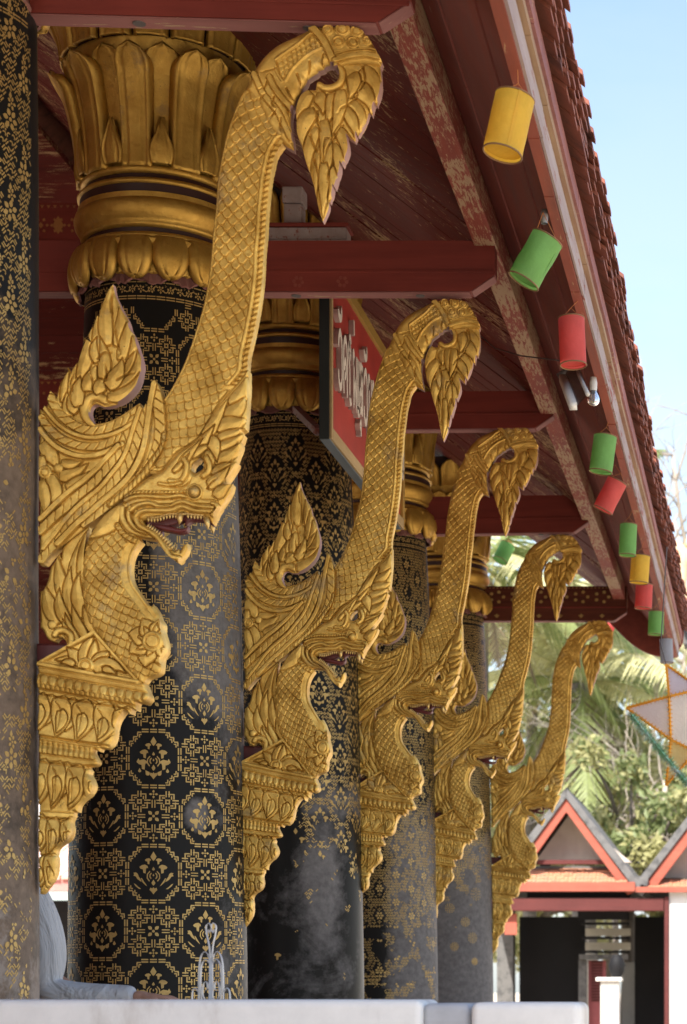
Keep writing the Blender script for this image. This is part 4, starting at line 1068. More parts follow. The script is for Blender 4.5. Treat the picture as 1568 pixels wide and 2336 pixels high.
# beams deep inside the porch with stencilled friezes
def frieze(Y, vb, vt, label):
    zb, zt = at(0, vb, Y).z, at(0, vt, Y).z; h = zt-zb
    root = empty('frieze_beam', (-3.6, Y, zb)); tag(root, label, 'beam', None, 'thing')
    mb = MB(); mb.box(-4.0, .2, 0, .12, 0, h); mb.build('beam', M['red_beam'], root, False, .004)
    S, F = [], []
    def q(pts): k = len(S); S.extend([(p, -.004, z) for p, z in pts]); F.append(list(range(k, k+len(pts))))
    for i in range(75): x = .15-i*.05; q([(x-.016, h*.93), (x, h*.85), (x+.016, h*.93)])
    for i in range(28):
        x = .1-i*.135; q([(x-.045, h*.42), (x, h*.2), (x+.045, h*.42), (x, h*.66)] if i % 2 else [(x-.02, h*.42), (x, h*.34), (x+.02, h*.42), (x, h*.5)])
        for a_ in range(6): t = a_*1.047; q([(x+.05*math.cos(t)+.014*math.cos(t+b_), h*.42+.05*math.sin(t)+.014*math.sin(t+b_)) for b_ in (0, 1.5, 3, 4.5)])
    mesh_obj('gold_stencil', S, F, M['gold_dim'], root)
    mb = MB(); mb.box(-4.0, .2, -.02, .1, -.03, -.002); mb.build('moulding', M['red_purlin'], root, False, .003)
M['gold_dim'] = m_gold('dulled gold stencil', (.40, .17, .05), (.46, .22, .07), (.2, .06, .03), .5, (.4, .6), .5)
frieze(16.9, 552, 462, 'deep inner beam with a gold triangle border high beside the near capital')
frieze(16.9, 942, 866, 'deep inner beam with a dim gold frieze behind the near rising flame')

# ------------------------------------------------------------------ white parapet at the front edge of the porch
M['wall'] = m_stain('whitewashed parapet', (.84, .81, .76), (.46, .40, .34), .52, .9, 2.2, (1, 1, .35))
M['wall_grey'] = m_stain('shaded grimy whitewash', (.46, .46, .47), (.17, .16, .15), .53, .9, 3.0, (1, 1, .5))  # base grey holds the shade of the recess; dark blotches are grime
wl = empty('parapet', (-2.0, 6.0, 0)); tag(wl, 'low whitewashed parapet wall along the bottom of the picture', 'wall', None, 'thing')
def wseg(u0, u1, ya, yb, v, mat, name):
    mb = MB(); a, b = at(u0, v, ya), at(u1, v, ya); mb.box(a.x+2, b.x+2, ya-6, yb-6, .0, a.z); return mb.build(name, mat, wl, True, .022, None, 4)
wseg(-400, 962, 6.0, 6.34, 2281, M['wall'], 'wall_panel')
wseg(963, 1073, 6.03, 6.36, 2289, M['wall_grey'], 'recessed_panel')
wseg(1074, 1322, 6.0, 6.34, 2287, M['wall'], 'wall_pier')
# ------------------------------------------------------------------ paper lanterns along the eave
def paper(name, c): return m_thin(name, c, .45, .7, .12, 7)
LP = {'yellow': paper('yellow lantern paper', (.80, .52, .06)), 'green': paper('green lantern paper', (.23, .48, .13)),
      'red': paper('coral lantern paper', (.72, .12, .10)), 'grey': paper('greyish lantern paper', (.42, .43, .47))}
M['rimwire'] = m_plain('brown rim of lantern', (.22, .12, .05), .7)
M['string'] = m_plain('orange string', (.45, .16, .05), .8)
def lantern(col, uc, vt, vb, Y, rad, tilt, ty, label, closed_=True, crush=0.0, seed=0):
    top, bot = at(uc, vt, Y), at(uc, vb, Y)
    h = (top.z-bot.z)/max(.6, math.cos(tilt))*.93
    root = empty('paper_lantern', at(uc, (vt+vb)/2, Y)); root.rotation_euler = (ty, tilt, 0)
    tag(root, label, 'lantern', 'paper lanterns hanging along the eave', 'thing')
    rnd = random.Random(seed); n = 40; V, F = [], []
    for j in range(13):
        t = j/12
        for k in range(n):
            a = 2*math.pi*k/n+seed
            cr_ = crush*math.sin(math.pi*t)*(math.exp(-((math.sin((a-1.0)/2))/.28)**2)+.35*math.sin(3*a+5*t))
            r = rad*(1+.012*math.sin(2*a+seed)+.010*math.sin(5*a+7*t+seed*2)*math.sin(3.1*t*2+seed)-cr_)
            V.append((r*math.cos(a), r*math.sin(a), h*(t-.5)))
    F = [[j*n+k, j*n+(k+1) % n, (j+1)*n+(k+1) % n, (j+1)*n+k] for j in range(12) for k in range(n)]
    mesh_obj('paper_tube', V, F, LP[col], root, True)
    mb = MB(); mb.box(-.006, .006, -rad*1.012, -rad*.985, -h*.49, h*.49, 0, Matrix.Rotation(seed*.9-.5, 4, 'Z')); mb.build('paper_seam', LP[col], root)
    if closed_:
        V = [(rad*.97*math.cos(2*math.pi*k/n), rad*.97*math.sin(2*math.pi*k/n), -h*.5+.012) for k in range(n)]
        mesh_obj('bottom_disc', V, [list(range(n))], LP[col], root)
    for z in (-.5, .5):
        mb = MB(); mb.tube([(rad*1.005*math.cos(2*math.pi*k/24), rad*1.005*math.sin(2*math.pi*k/24), h*z) for k in range(25)], .0032, 6, 0, False)
        mb.build('rim', M['rimwire'], root, True)
    Mi = root.matrix_basis.inverted() if False else (Matrix.Translation(root.location) @ root.rotation_euler.to_matrix().to_4x4()).inverted()
    hang = Vector((root.location.x+.03, Y, max(4.72, top.z+.05)))
    mb = MB()
    for s_ in (-1, 1): mb.tube([Vector((s_*rad*.8, 0, h*.5)), Vector((0, 0, h*.5+.05)), Mi @ hang] if abs(tilt) < .5 else [Vector((s_*rad*.8, 0, h*.5)), Mi @ hang], .0016, 5)
    mb.build('string', M['string'], root)
    return root
lantern('yellow', 1161, 214, 358, 7.35, .0665, .20, -.10, 'large yellow paper lantern, nearest of the row under the eave', seed=1)
lantern('green', 1222, 540, 646, 8.70, .066, .50, -.05, 'tilted crumpled green paper lantern hung from a bulb socket', crush=.10, seed=2)
lantern('red', 1306, 722, 838, 9.80, .0595, -.05, -.06, 'coral red lantern hanging above the tube lamp', seed=3)
lantern('green', 1376, 992, 1080, 11.9, .064, .13, -.03, 'upright green lantern right above the tilted red one', seed=4)
lantern('red', 1392, 1095, 1166, 12.9, .062, .46, .02, 'tilted wrinkled red lantern below a green one', crush=.08, seed=5)
lantern('green', 1433, 1194, 1270, 14.1, .055, .04, -.05, 'green lantern hanging just above the small yellow one', seed=6)
lantern('yellow', 1460, 1266, 1332, 15.1, .065, .07, 0, 'small yellow lantern with a shadowed bulb inside', seed=7)
lantern('red', 1469, 1332, 1390, 16.2, .063, .05, 0, 'small coral lantern tucked below the small yellow one', seed=8)
lantern('green', 1497, 1394, 1450, 17.4, .062, .03, 0, 'bright green lantern near the far tip of the eave', seed=9)
lantern('grey', 1521, 1456, 1514, 18.8, .057, -.03, 0, 'grey paper lantern, last at the far tip of the eave', seed=10)
lantern('green', 1150, 1240, 1282, 20.9, .075, .42, -.25, 'green lantern seen through the gap against the sky', seed=11)
lantern('red', 1388, 1400, 1446, 21.5, .075, .35, -.3, 'pink lantern peeping out behind the farthest bracket', seed=12)

# bulb sockets and the tube lamp
M['glass'] = NT('clear bulb glass').set(Base_Color=(.9, .92, .92), Roughness=.05, Transmission_Weight=.85, IOR=1.3).mat
M['white_metal'] = m_plain('dull white enamel', (.62, .60, .55), .45, .15)
M['grey_metal'] = m_plain('grey metal', (.32, .32, .33), .45, .2, 6, .6)
def bulb(u, v, Y, label, glass=True):
    root = empty('light_bulb', at(u, v, Y)); tag(root, label, 'light bulb', None, 'thing'); k = Y/FPX
    mb = MB(); mb.lathe([(.001, 34*k), (7*k, 33*k), (9*k, 20*k), (8.5*k, 8*k), (8*k, 2*k)], 20); mb.build('socket', M['white_metal'] if glass else M['grey_metal'], root, True)
    if glass:
        mb = MB(); mb.lathe([(7*k, 4*k), (8*k, -1*k), (12*k, -8*k), (14.5*k, -17*k), (13*k, -25*k), (8*k, -30*k), (.5*k, -31.5*k)], 24); mb.build('bulb_glass', M['glass'], root, True)
        mb = MB(); mb.tube([(-3*k, 0, -4*k), (-3*k, 0, -14*k), (3*k, 0, -14*k), (3*k, 0, -4*k)], .6*k, 5); mb.build('filament', M['grey_metal'], root)
    return root
bulb(1354, 894, 11.0, 'clear glass bulb beside the tube lamp')
bulb(1242, 512, 8.72, 'grey bulb socket above the tilted green lantern', False)
a, b = at(1283, 868, 10.9), at(1312, 928, 10.1)
r_ = empty('tube_lamp', at(1305, 880, 10.6)); tag(r_, 'white fluorescent tube lamp with open cover under the eave', 'lamp', None, 'thing')
M['h_case'] = m_plain('brown lamp case', (.10, .06, .05), .4, .2)
M['tube'] = m_plain('unlit tube', (.74, .72, .66), .3, .05)
o_ = Vector(r_.location); mb = MB(); mb.tube([at(1284, 862, 10.95)-o_, at(1308, 927, 10.35)-o_], .026, 4); mb.build('tube', M['tube'], r_, True)
mb = MB(); q = [at(1291, 852, 10.95)-o_, at(1320, 842, 10.9)-o_, at(1342, 900, 10.3)-o_, at(1318, 925, 10.35)-o_]
mb.add(q+[p+Vector((.004, 0, .012)) for p in q], [(0,1,2,3),(7,6,5,4),(0,4,5,1),(1,5,6,2),(2,6,7,3),(3,7,4,0)]); mb.build('housing', M['h_case'], r_)
mb = MB(); mb.tube([at(1318, 846, 10.9)-o_, at(1341, 899, 10.3)-o_], .012, 8); mb.build('cover_strip', M['white_metal'], r_, True)
mb = MB(); mb.tube([at(1275, 862, 10.98)-o_, at(1298, 846, 10.98)-o_], .024, 10); mb.build('end_cap', M['plug'], r_, True)
r_ = empty('cable', at(1180, 810, 11)); tag(r_, 'thin cable sagging from the ceiling to the tube lamp', 'cable', None, 'thing'); o_ = Vector(r_.location)
mb = MB(); mb.tube([at(1090, 760, 12)-o_, at(1130, 795, 11.7)-o_, at(1190, 812, 11.2)-o_, at(1280, 823, 10.8)-o_], .004, 5)
mb.build('wire', M['plug'], r_)

# ------------------------------------------------------------------ hanging signboard with raised white letters
SX = -2.19; SYa, SYb = 10.88, 13.02; SZ0, SZ1 = EYE+2.775, EYE+3.66
M['sign_red'] = m_plain('signal red sign paint', (.34, .032, .024), .5, .2, 3)
M['sign_white'] = m_plain('chalky white letter paint', (.62, .56, .50), .6, .12)
M['sign_side'] = m_plain('pinkish side of cut letters', (.36, .25, .23), .7)
M['sign_black'] = m_wood('grey black frame', (.030, .034, .034), (.018, .020, .020), None, .6, 'Z', .5)
M['sign_blue'] = m_wood('grey blue frame bottom', (.13, .15, .17), (.08, .10, .115), None, .6, 'Y', .55)
M['sign_tan'] = m_wood('tan frame lip', (.42, .30, .16), (.30, .20, .09), None, .6, 'Y', .5)
M['sign_gold'] = m_wood('mustard frame', (.34, .21, .05), (.25, .14, .03), None, .6, 'Y', .5)
sg = empty('signboard', (SX, SYa, SZ0)); sg.rotation_euler = (0, 0, 0)
tag(sg, 'red signboard with raised white Lao letters hung behind the second bracket', 'sign', None, 'thing')
Ls, Hs, Ts = SYb-SYa, SZ1-SZ0, .055; fw = .050
mb = MB(); mb.box(-Ts+.006, -.006, .004, Ls-.004, .004, Hs-.004); mb.build('panel', M['sign_red'], sg)
mb = MB(); mb.box(-Ts, -.004, -.012, .0035, -.012, Hs+.012); mb.build('frame_end', M['sign_black'], sg, False, .003)
mb = MB(); mb.box(-Ts, -.004, .004, Ls, -.013, .0035); mb.build('frame_bottom', M['sign_blue'], sg, False, .003)
mb = MB(); mb.box(-.004, .010, -.010, fw*.45, -.010, Hs); mb.box(-.004, .010, fw*.45+.001, Ls+.01, -.010, fw); mb.build('frame_lip', M['sign_tan'], sg, False, .003)
mb = MB(); mb.box(-.020, .012, -.010, Ls+.01, Hs-fw+.001, Hs+.012); mb.box(-Ts, .012, Ls-fw+.01, Ls+.03, fw+.001, Hs-fw); mb.build('frame_bar', M['sign_gold'], sg, False, .003)
arc = lambda cx, cy, rx, ry, a0, a1, n=9: [(cx+rx*math.cos(R(a0+(a1-a0)*i/n)), cy+ry*math.sin(R(a0+(a1-a0)*i/n))) for i in range(n+1)]
GLY = {  # strokes in a box about one unit high; letters of the Lao script
 'v': [arc(.32,.62,.26,.32,170,-20)+arc(.34,.3,.26,.28,20,-160)+[(.10,.28)]],
 'd': [[(.14,0),(.08,.4)]+arc(.36,.62,.28,.34,170,0)+[(.64,0)], arc(.34,.45,.12,.13,200,-120)],
 'ai': [arc(.28,.86,.16,.12,-60,200)+[(.16,.72),(.30,.56),(.30,.10)]+arc(.42,.10,.12,.10,180,330), arc(.36,1.02,.12,.09,0,270)],
 'm': [arc(.18,.86,.09,.09,0,320)+[(.22,.7),(.20,0),(.42,.50),(.64,0),(.66,.95)], [(.86,.95),(.86,.12)]+arc(.98,.12,.12,.12,180,360)+[(1.10,.95)]],
 's': [arc(.30,.55,.24,.36,200,0)+[(.54,.05)], arc(.28,.28,.16,.18,200,-120), [(.34,.55),(.56,.95)]],
 'n': [arc(.16,.84,.09,.09,0,320)+[(.20,.7),(.18,.05),(.55,.45),(.60,.95)], arc(.62,.14,.12,.13,90,400)],
 'a': [arc(.22,.72,.20,.20,190,0)+[(.42,.05)]],
 'ph': [arc(.14,.85,.08,.08,0,320)+[(.14,.7),(.14,.05),(.36,.55),(.58,.05),(.62,1.05)]],
 'h': [arc(.16,.84,.09,.09,0,320)+[(.20,.6),(.20,0)], [(.20,.25),(.45,.85),(.62,.7),(.62,0)]],
 'r': [arc(.34,.74,.22,.20,200,-10)+[(.52,.52),(.20,.42)]+arc(.36,.22,.22,.21,180,-20)],
 'an': [arc(.30,1.30,.24,.12,180,400)], 'mai': [[(.25,1.26),(.25,1.52)]], 'u': [[(.3,-.34),(.3,-.10)]+[(.12,-.20)]], 'uu': [[(.3,-.40),(.3,-.10)], arc(.2,-.3,.1,.08,0,300)]}
word = [('v','an'),('d',),('ai',),('m','mai'),('s','u'),('v','an'),('n',),('n',),('a',),('ph','uu'),('m',),('a',),('r',),('a',),('m',)]
x = .085
for g in word:
    adv = .128 if g[0] not in ('m',) else .185
    if g[0] in ('a',): adv = .088
    k = .30; z0 = .285
    for gi, gl in enumerate(g):
      mb = MB()
      if True:
        for st in GLY[gl]:
            p = crs(st, 3) if len(st) > 2 else np.array(st, float)
            L_, R_ = [], []
            for i in range(len(p)):
                d = p[min(i+1, len(p)-1)]-p[max(i-1, 0)]; d = d/(np.hypot(*d)+1e-9); nn = np.array((-d[1], d[0]))*.070
                L_.append(p[i]+nn); R_.append(p[i]-nn)
            sx_ = .16/.62*.62; f = lambda q: (x+q[0]*.175, z0+q[1]*k)
            for i in range(len(p)-1):
                quad = [f(L_[i]), f(L_[i+1]), f(R_[i+1]), f(R_[i])]
                V = [(.022, a, b) for a, b in quad]+[(-.005, a, b) for a, b in quad]
                mb.add(V, [(0,1,2,3)], 0); mb.add(V, [(0,4,5,1),(2,6,7,3)]+([(0,3,7,4)] if i == 0 else [])+([(1,5,6,2)] if i == len(p)-2 else []), 1)
      mb.build('letter' if gi == 0 else 'vowel_mark', [M['sign_white'], M['sign_side']], sg)
    x += adv
# bracket board carrying the sign, and a wire nail
r_ = empty('sign_support', at(700, 955, 11.1)); tag(r_, 'pale plank propping the near lower corner of the signboard', 'plank', None, 'thing'); o_ = Vector(r_.location)
mb = MB(); p, q = at(676, 934, 11.6)-o_, at(728, 985, 10.95)-o_; mb.tube([p, q], .026, 4); mb.build('plank', M['fascia_b'], r_)

# ------------------------------------------------------------------ wrought iron scroll behind the parapet
M['iron'] = m_plain('white painted wrought iron', (.40, .41, .44), .4, .15, 9, .2)
ir = empty('iron_scroll', at(482, 2290, 6.75)); tag(ir, 'wrought iron scroll finial rising behind the parapet', 'ironwork', None, 'thing'); ik = 6.75/FPX
def strip(pts, w_=.0070, t=.0021):
    p = crs(pts, 8); V, F = [], []
    for i in range(len(p)):
        d = p[min(i+1, len(p)-1)]-p[max(i-1, 0)]; d = d/(np.hypot(*d)+1e-9); n = np.array((-d[1], d[0]))*t/2
        for s_, y in ((1, -w_), (1, w_), (-1, w_), (-1, -w_)):
            V.append(((p[i][0]-482)*ik+s_*n[0], y, (2290-p[i][1])*ik+s_*n[1]))
    for i in range(len(p)-1):
        for j in range(4): F.append([i*4+j, i*4+(j+1) % 4, (i+1)*4+(j+1) % 4, (i+1)*4+j])
    return mesh_obj('scroll', V, F, M['iron'], ir)
for s_ in (-1, 1):
    X = lambda du: 482+s_*du
    strip([(X(1), 2200), (X(4), 2160), (X(10), 2130), (X(11), 2112), (X(4), 2106), (X(0), 2116), (X(4), 2128), (X(7), 2121)])
    strip([(X(2), 2195), (X(8), 2176), (X(17), 2172), (X(25), 2190), (X(28), 2230), (X(28), 2296)])
    strip([(X(1), 2205), (X(4), 2250), (X(4), 2275), (X(12), 2282), (X(19), 2268), (X(17), 2244), (X(10), 2240), (X(8), 2254), (X(12), 2260)])
    strip([(X(30), 2262), (X(36), 2254), (X(42), 2262), (X(44), 2296)])
    strip([(X(2), 2200), (X(12), 2188), (X(22), 2205), (X(24), 2250), (X(21), 2292)], .008)
mb = MB(); mb.box(-.005, .005, -.006, .006, -.12, 98*ik); mb.box(-.09, .09, -.012, .012, -.05, -.038); mb.build('stem', M['iron'], ir)

# ------------------------------------------------------------------ person sitting behind the weathered column, one arm on the sill
_s = NT('grey cotton'); _s.set(Base_Color=_s.mix(_s.noise(5), (.40, .40, .405), (.50, .50, .505)), Roughness=.9); _s.bump(_s.noise(5.5, 4, .55, _s.vec((1.0, 1.0, .45)), 1.5), .9, .05); M['shirt'] = _s.mat; M['skin'] = m_plain('skin', (.36, .20, .14), .55, .08); M['trouser'] = m_plain('dark trousers', (.03, .032, .04), .85); M['hair'] = m_plain('black hair', (.012, .010, .010), .5)
pe = empty('person', (-2.86, 8.22, .6)); tag(pe, 'person in a grey long sleeved shirt behind the left column, forearm laid along the parapet', 'person', None, 'thing')
def skin_mesh(name, pts, edges, rad, mat, parent, root_i=0, lv=2):
    me = bpy.data.meshes.new(name); me.from_pydata(pts, edges, []); o = bpy.data.objects.new(name, me); C.objects.link(o); o.parent = parent
    me.materials.append(mat)
    o.modifiers.new('skin', 'SKIN')
    for i, r in enumerate(rad): me.skin_vertices[0].data[i].radius = r if hasattr(r, '__len__') else (r, r)
    me.skin_vertices[0].data[root_i].use_root = True
    o.modifiers['skin'].use_smooth_shade = True
    sb = o.modifiers.new('sub', 'SUBSURF'); sb.levels = lv; sb.render_levels = lv
    return o
# the body: pelvis on the floor ledge, back behind the column; points relative to the floor
bp = [(0,0,.46),(0,0,.70),(0,-.01,.98),(0,-.02,1.22),(0,-.02,1.36),(-.04,-.03,1.46),(-.07,-.03,1.57),(-.07,-.03,1.68),
      (.11,.10,.43),(.40,.12,.47),(.42,.12,.06),(.52,.12,.03), (.11,-.10,.43),(.40,-.12,.47),(.42,-.12,.06),(.52,-.12,.03),
      (.02,.17,1.33),(.04,.23,1.05),(.22,.16,.96),(.30,.12,.96)]
be = [(0,1),(1,2),(2,3),(3,4),(4,5),(5,6),(6,7),(0,8),(8,9),(9,10),(10,11),(0,12),(12,13),(13,14),(14,15),(3,16),(16,17),(17,18),(18,19)]
br = [(.15,.13),(.135,.12),(.15,.12),(.16,.12),(.09,.08),(.055,.055),(.085,.10),(.06,.075),.085,.065,.05,.035,.085,.065,.05,.035,.062,.048,.036,.03]
skin_mesh('body', bp, be, br, M['skin'], pe)
sh = [(0,0,.62),(0,-.005,.80),(0,-.01,1.0),(0,-.02,1.22),(0,-.02,1.38), (.10,-.16,1.355),(.175,-.20,1.24),(.205,-.215,1.12),(.195,-.22,1.02),(.225,-.225,.985),(.33,-.235,.975),(.45,-.245,.975),(.545,-.25,.975)]
skin_mesh('shirt', sh, [(0,1),(1,2),(2,3),(3,4),(3,5),(5,6),(6,7),(7,8),(8,9),(9,10),(10,11),(11,12)], [(.17,.15),(.16,.145),(.17,.14),(.175,.14),(.085,.08),.092,.084,.078,.070,.064,.054,.047,.042], M['shirt'], pe)
# the hand laid flat on the sill: palm, four fingers and the thumb
hp = [(.45,-.25,.975),(.49,-.252,.972),(.53,-.255,.968)]; he = [(0,1),(1,2)]; hr = [.030,(.028,.024),(.036,.018)]
for k, (dy, l) in enumerate(((-.028,.062),(-.009,.074),(.010,.070),(.028,.054))):
    b = len(hp); hp += [(.555,-.255+dy*.9,.970),(.555+l*.5,-.255+dy*1.1,.971),(.555+l,-.255+dy*1.15,.958)]; he += [(2,b),(b,b+1),(b+1,b+2)]; hr += [.0105,.0088,.0065]
b = len(hp); hp += [(.515,-.292,.968),(.545,-.310,.966),(.568,-.318,.960)]; he += [(1,b),(b,b+1),(b+1,b+2)]; hr += [.012,.0095,.007]
skin_mesh('hand', [(a+.075, b, c) for a, b, c in hp], he, hr, M['skin'], pe)
mb = MB(); mb.lathe([(.001,.12),(.05,.115),(.088,.08),(.10,.03),(.098,-.02),(.085,-.06)], 24, 0, Matrix.Translation((-.085,-.03,1.66))); mb.build('hair', M['hair'], pe, True)
# ------------------------------------------------------------------ white house with two gables beyond the temple
M['h_wall'] = m_stain('white limewash', (.70, .69, .66), (.55, .52, .48), .58, .9, .8, (1, 1, .4))
M['h_beige'] = m_stain('beige gable plaster', (.62, .54, .46), (.48, .39, .33), .5, .9, 1.2)
M['h_red'] = m_wood('orange red bargeboard', (.36, .10, .065), (.29, .075, .05), None, .6, 'X', .6)
M['h_red2'] = m_wood('brick red timber', (.105, .028, .025), (.08, .022, .02), None, .6, 'X', .6)
M['h_dark'] = m_wood('black boards with porch shade', (.013, .012, .013), (.008, .008, .009), (.03, .03, .03), .64, 'Z', .6, .6)  # near black also stands in for the shade inside the porches
M['h_tile'] = m_stain('orange clay tiles', (.52, .22, .12), (.30, .15, .11), .52, .85, 3.0)
M['h_grey'] = m_stain('mossy grey cement verge', (.15, .145, .14), (.06, .06, .06), .48, .9, 5.0)
M['shutter'] = m_plain('dull rose shutter', (.30, .07, .075), .6, .1)
M['slate'] = m_plain('whitish louvre slat', (.55, .52, .44), .7, .1)
M['pier'] = m_stain('stained lime pier', (.60, .58, .55), (.26, .25, .24), .52, .9, 1.4, (1, 1, .35))
M['h_pink'] = m_plain('faded pink fascia', (.52, .20, .17), .7); M['h_tile2'] = m_stain('pale weathered tiles', (.56, .36, .28), (.40, .27, .22), .5, .85, 3.0)
HY = 40.0
hs = empty('white_house', at(1350, 2449, HY)); tag(hs, 'white house with orange gable boards beyond the right end of the porch', 'house', None, 'thing')
ho = Vector(hs.location)
def hp_(u, v, d=0.0): return at(u, v, HY)+Vector((0, d, 0))-ho
def hbox(u0, u1, v0, v1, d0, d1, mat, name, bev=0.0):
    a, b = hp_(u0, v1), hp_(u1, v0); mb = MB(); mb.box(a.x, b.x, d0, d1, a.z, b.z); return mb.build(name, mat, hs, False, bev)
def hprism(pts, d0, d1, mat, name, par=None):
    mb = MB(); mb.prism([(hp_(u, v).x, hp_(u, v).z) for u, v in pts], lambda X, Z, t: (X, t, Z), d0, d1); return mb.build(name, mat, par or hs)
hbox(1527, 1760, 2020, 2449, 0, 6, M['h_wall'], 'wall')
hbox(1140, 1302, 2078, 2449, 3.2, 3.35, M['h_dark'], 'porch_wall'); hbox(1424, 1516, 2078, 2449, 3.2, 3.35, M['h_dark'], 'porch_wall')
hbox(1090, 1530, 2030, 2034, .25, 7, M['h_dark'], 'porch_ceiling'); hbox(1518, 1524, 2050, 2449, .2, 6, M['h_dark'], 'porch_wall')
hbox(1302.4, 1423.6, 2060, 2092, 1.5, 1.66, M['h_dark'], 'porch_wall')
hbox(1100, 1139, 2040, 2449, 2.2, 2.6, M['h_grey'], 'wall')
hbox(1516.5, 1526.5, 2046, 2449, -.05, .15, M['h_red2'], 'post')
hbox(1120, 1515, 2049, 2078, -.06, .22, M['h_red2'], 'beam', .01)
hbox(1150, 1178, 2084, 2132, .1, .14, M['h_red'], 'hanging_board')
# louvre shelves over the passage, a shutter, a white pier with a cap
for v in (2098, 2132, 2165):
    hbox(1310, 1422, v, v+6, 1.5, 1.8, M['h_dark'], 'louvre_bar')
    if v < 2160: hbox(1312, 1421, v+12, v+30, 2.3, 2.36, M['slate'], 'louvre_slat')
hbox(1306, 1422, 2174, 2186, 1.45, 1.7, M['h_grey'], 'lintel')
sh_ = hbox(1324, 1366, 2188, 2449, 1.8, 1.9, M['shutter'], 'shutter')
for i in range(14): a, b = hp_(1332, 2194+i*7), hp_(1358, 2190+i*7); mb = MB(); mb.box(a.x, b.x, 1.77, 1.795, a.z, b.z); mb.build('slat', M['h_red2'], sh_)
hbox(1303, 1322, 2187, 2449, 1.6, 1.75, M['h_grey'], 'door_frame')
hbox(1368, 1420, 2186, 2449, 6.2, 6.4, M['h_wall'], 'back_wall')
pier = empty('garden_pier', at(1394, 2449, 38.6)); tag(pier, 'stained white pier with a flat cap standing in the house passage', 'pier', None, 'thing')
k_ = 38.6/FPX; mb = MB(); mb.box(-24*k_, 18*k_, 0, .35, 0, 210*k_); mb.build('shaft', M['pier'], pier, False, .02)
mb = MB(); mb.box(-34*k_, 24*k_, -.06, .42, 211*k_, 219*k_); mb.build('cap', M['wall'], pier, False, .01)
mb = MB(); mb.lathe([(.08, 0), (.13, .1), (.15, .22), (.11, .34), (.06, .4)], 16, 0, Matrix.Translation((12*k_, .2, 220*k_))); mb.build('bowl', M['h_dark'], pier, True)
# near gable
def gable(ap, le, re, base, tri, dv=0.0, bw=20, nm=''):
    (au, av), (lu, lv), (ru, rv) = ap, le, re
    tr = [(au, av+26), (lu+14, base), (ru-14, base)]
    hprism(tr, .75, .87, M['h_beige'], 'gable_wall')
    dl, dr = math.hypot(au-lu, av-lv), math.hypot(au-ru, av-rv)
    for (eu, ev), s_ in (((lu, lv), -1), ((ru, rv), 1)):
        d = math.hypot(au-eu, av-ev); nx, ny = -(ev-av)/d, (eu-au)/d
        if ny < 0: nx, ny = -nx, -ny
        b = bw
        hprism([(au, av), (eu, ev), (eu+nx*b-s_*2, ev+ny*b*.6), (au, av+b*1.5)], .0, .12, M['h_red'], 'bargeboard')
        nx2, ny2 = -nx, -ny
        hprism([(au+nx*1.5, av-26), (eu+s_*16, ev-12), (eu+s_*3, ev-1), (au, av-1.5)], -.05, 4.5, M['h_grey'], 'roof_slope')
gable((1292, 1822), (1196, 1954), (1450, 2034), 1962, None)
hprism([(1224, 1960), (1396, 1960), (1398, 1970), (1222, 1970)], .18, .32, M['h_red2'], 'gable_sill')
# skirt roof of clay tiles below the gable
def skirt(u0, u1, v0, v1, rows, d_in, seed):
    mb = MB(); rnd = random.Random(seed)
    for r in range(rows):
        t0, t1 = r/rows, (r+1)/rows; n = int((u1-u0)/9)
        for i in range(n):
            a = u0+(u1-u0)*i/n; b = u0+(u1-u0)*(i+1)/n-.6
            va, vb_ = v0+(v1-v0)*t0, v0+(v1-v0)*t1+rnd.uniform(-1.5, 2.5); p, q = hp_(a, va), hp_(b, vb_)
            da, db = d_in*(1-t0), d_in*(1-t1)-.10; j = rnd.uniform(0, .02)
            mb.add([(p.x, da, p.z), (q.x, da, p.z), (q.x, db, q.z+j), (p.x, db, q.z+j), (p.x, da, p.z-.05), (q.x, da, p.z-.05), (q.x, db, q.z+j-.05), (p.x, db, q.z+j-.05)], [(3,2,1,0),(4,5,6,7),(2,3,7,6),(0,1,5,4),(1,2,6,5),(3,0,4,7)])
    return mb.build('skirt_tiles', M['h_tile'], hs)
skirt(1150, 1432, 1976, 2012, 4, .55, 3); skirt(1462, 1760, 2002, 2022, 3, .5, 4)
hbox(1140, 1450, 2013, 2034, -.16, -.06, M['h_red'], 'fascia'); hbox(1452, 1760, 2024, 2036, -.16, -.06, M['h_red'], 'fascia')
hbox(1200, 1436, 2035, 2047, .2, .3, M['h_dark'], 'painted_shadow_strip')  # black strip put in for the shade under the fascia
hprism([(1215, 1972), (1400, 1972), (1420, 1984), (1205, 1984)], .5, .62, M['h_grey'], 'roof_slope')
gable((1660, 1770), (1470, 2022), (1850, 2022), 1998, None, bw=24)
hprism([(1440, 2000), (1480, 2000), (1478, 2030), (1466, 2044), (1448, 2034)], -.1, 3.0, M['h_grey'], 'valley_gutter')
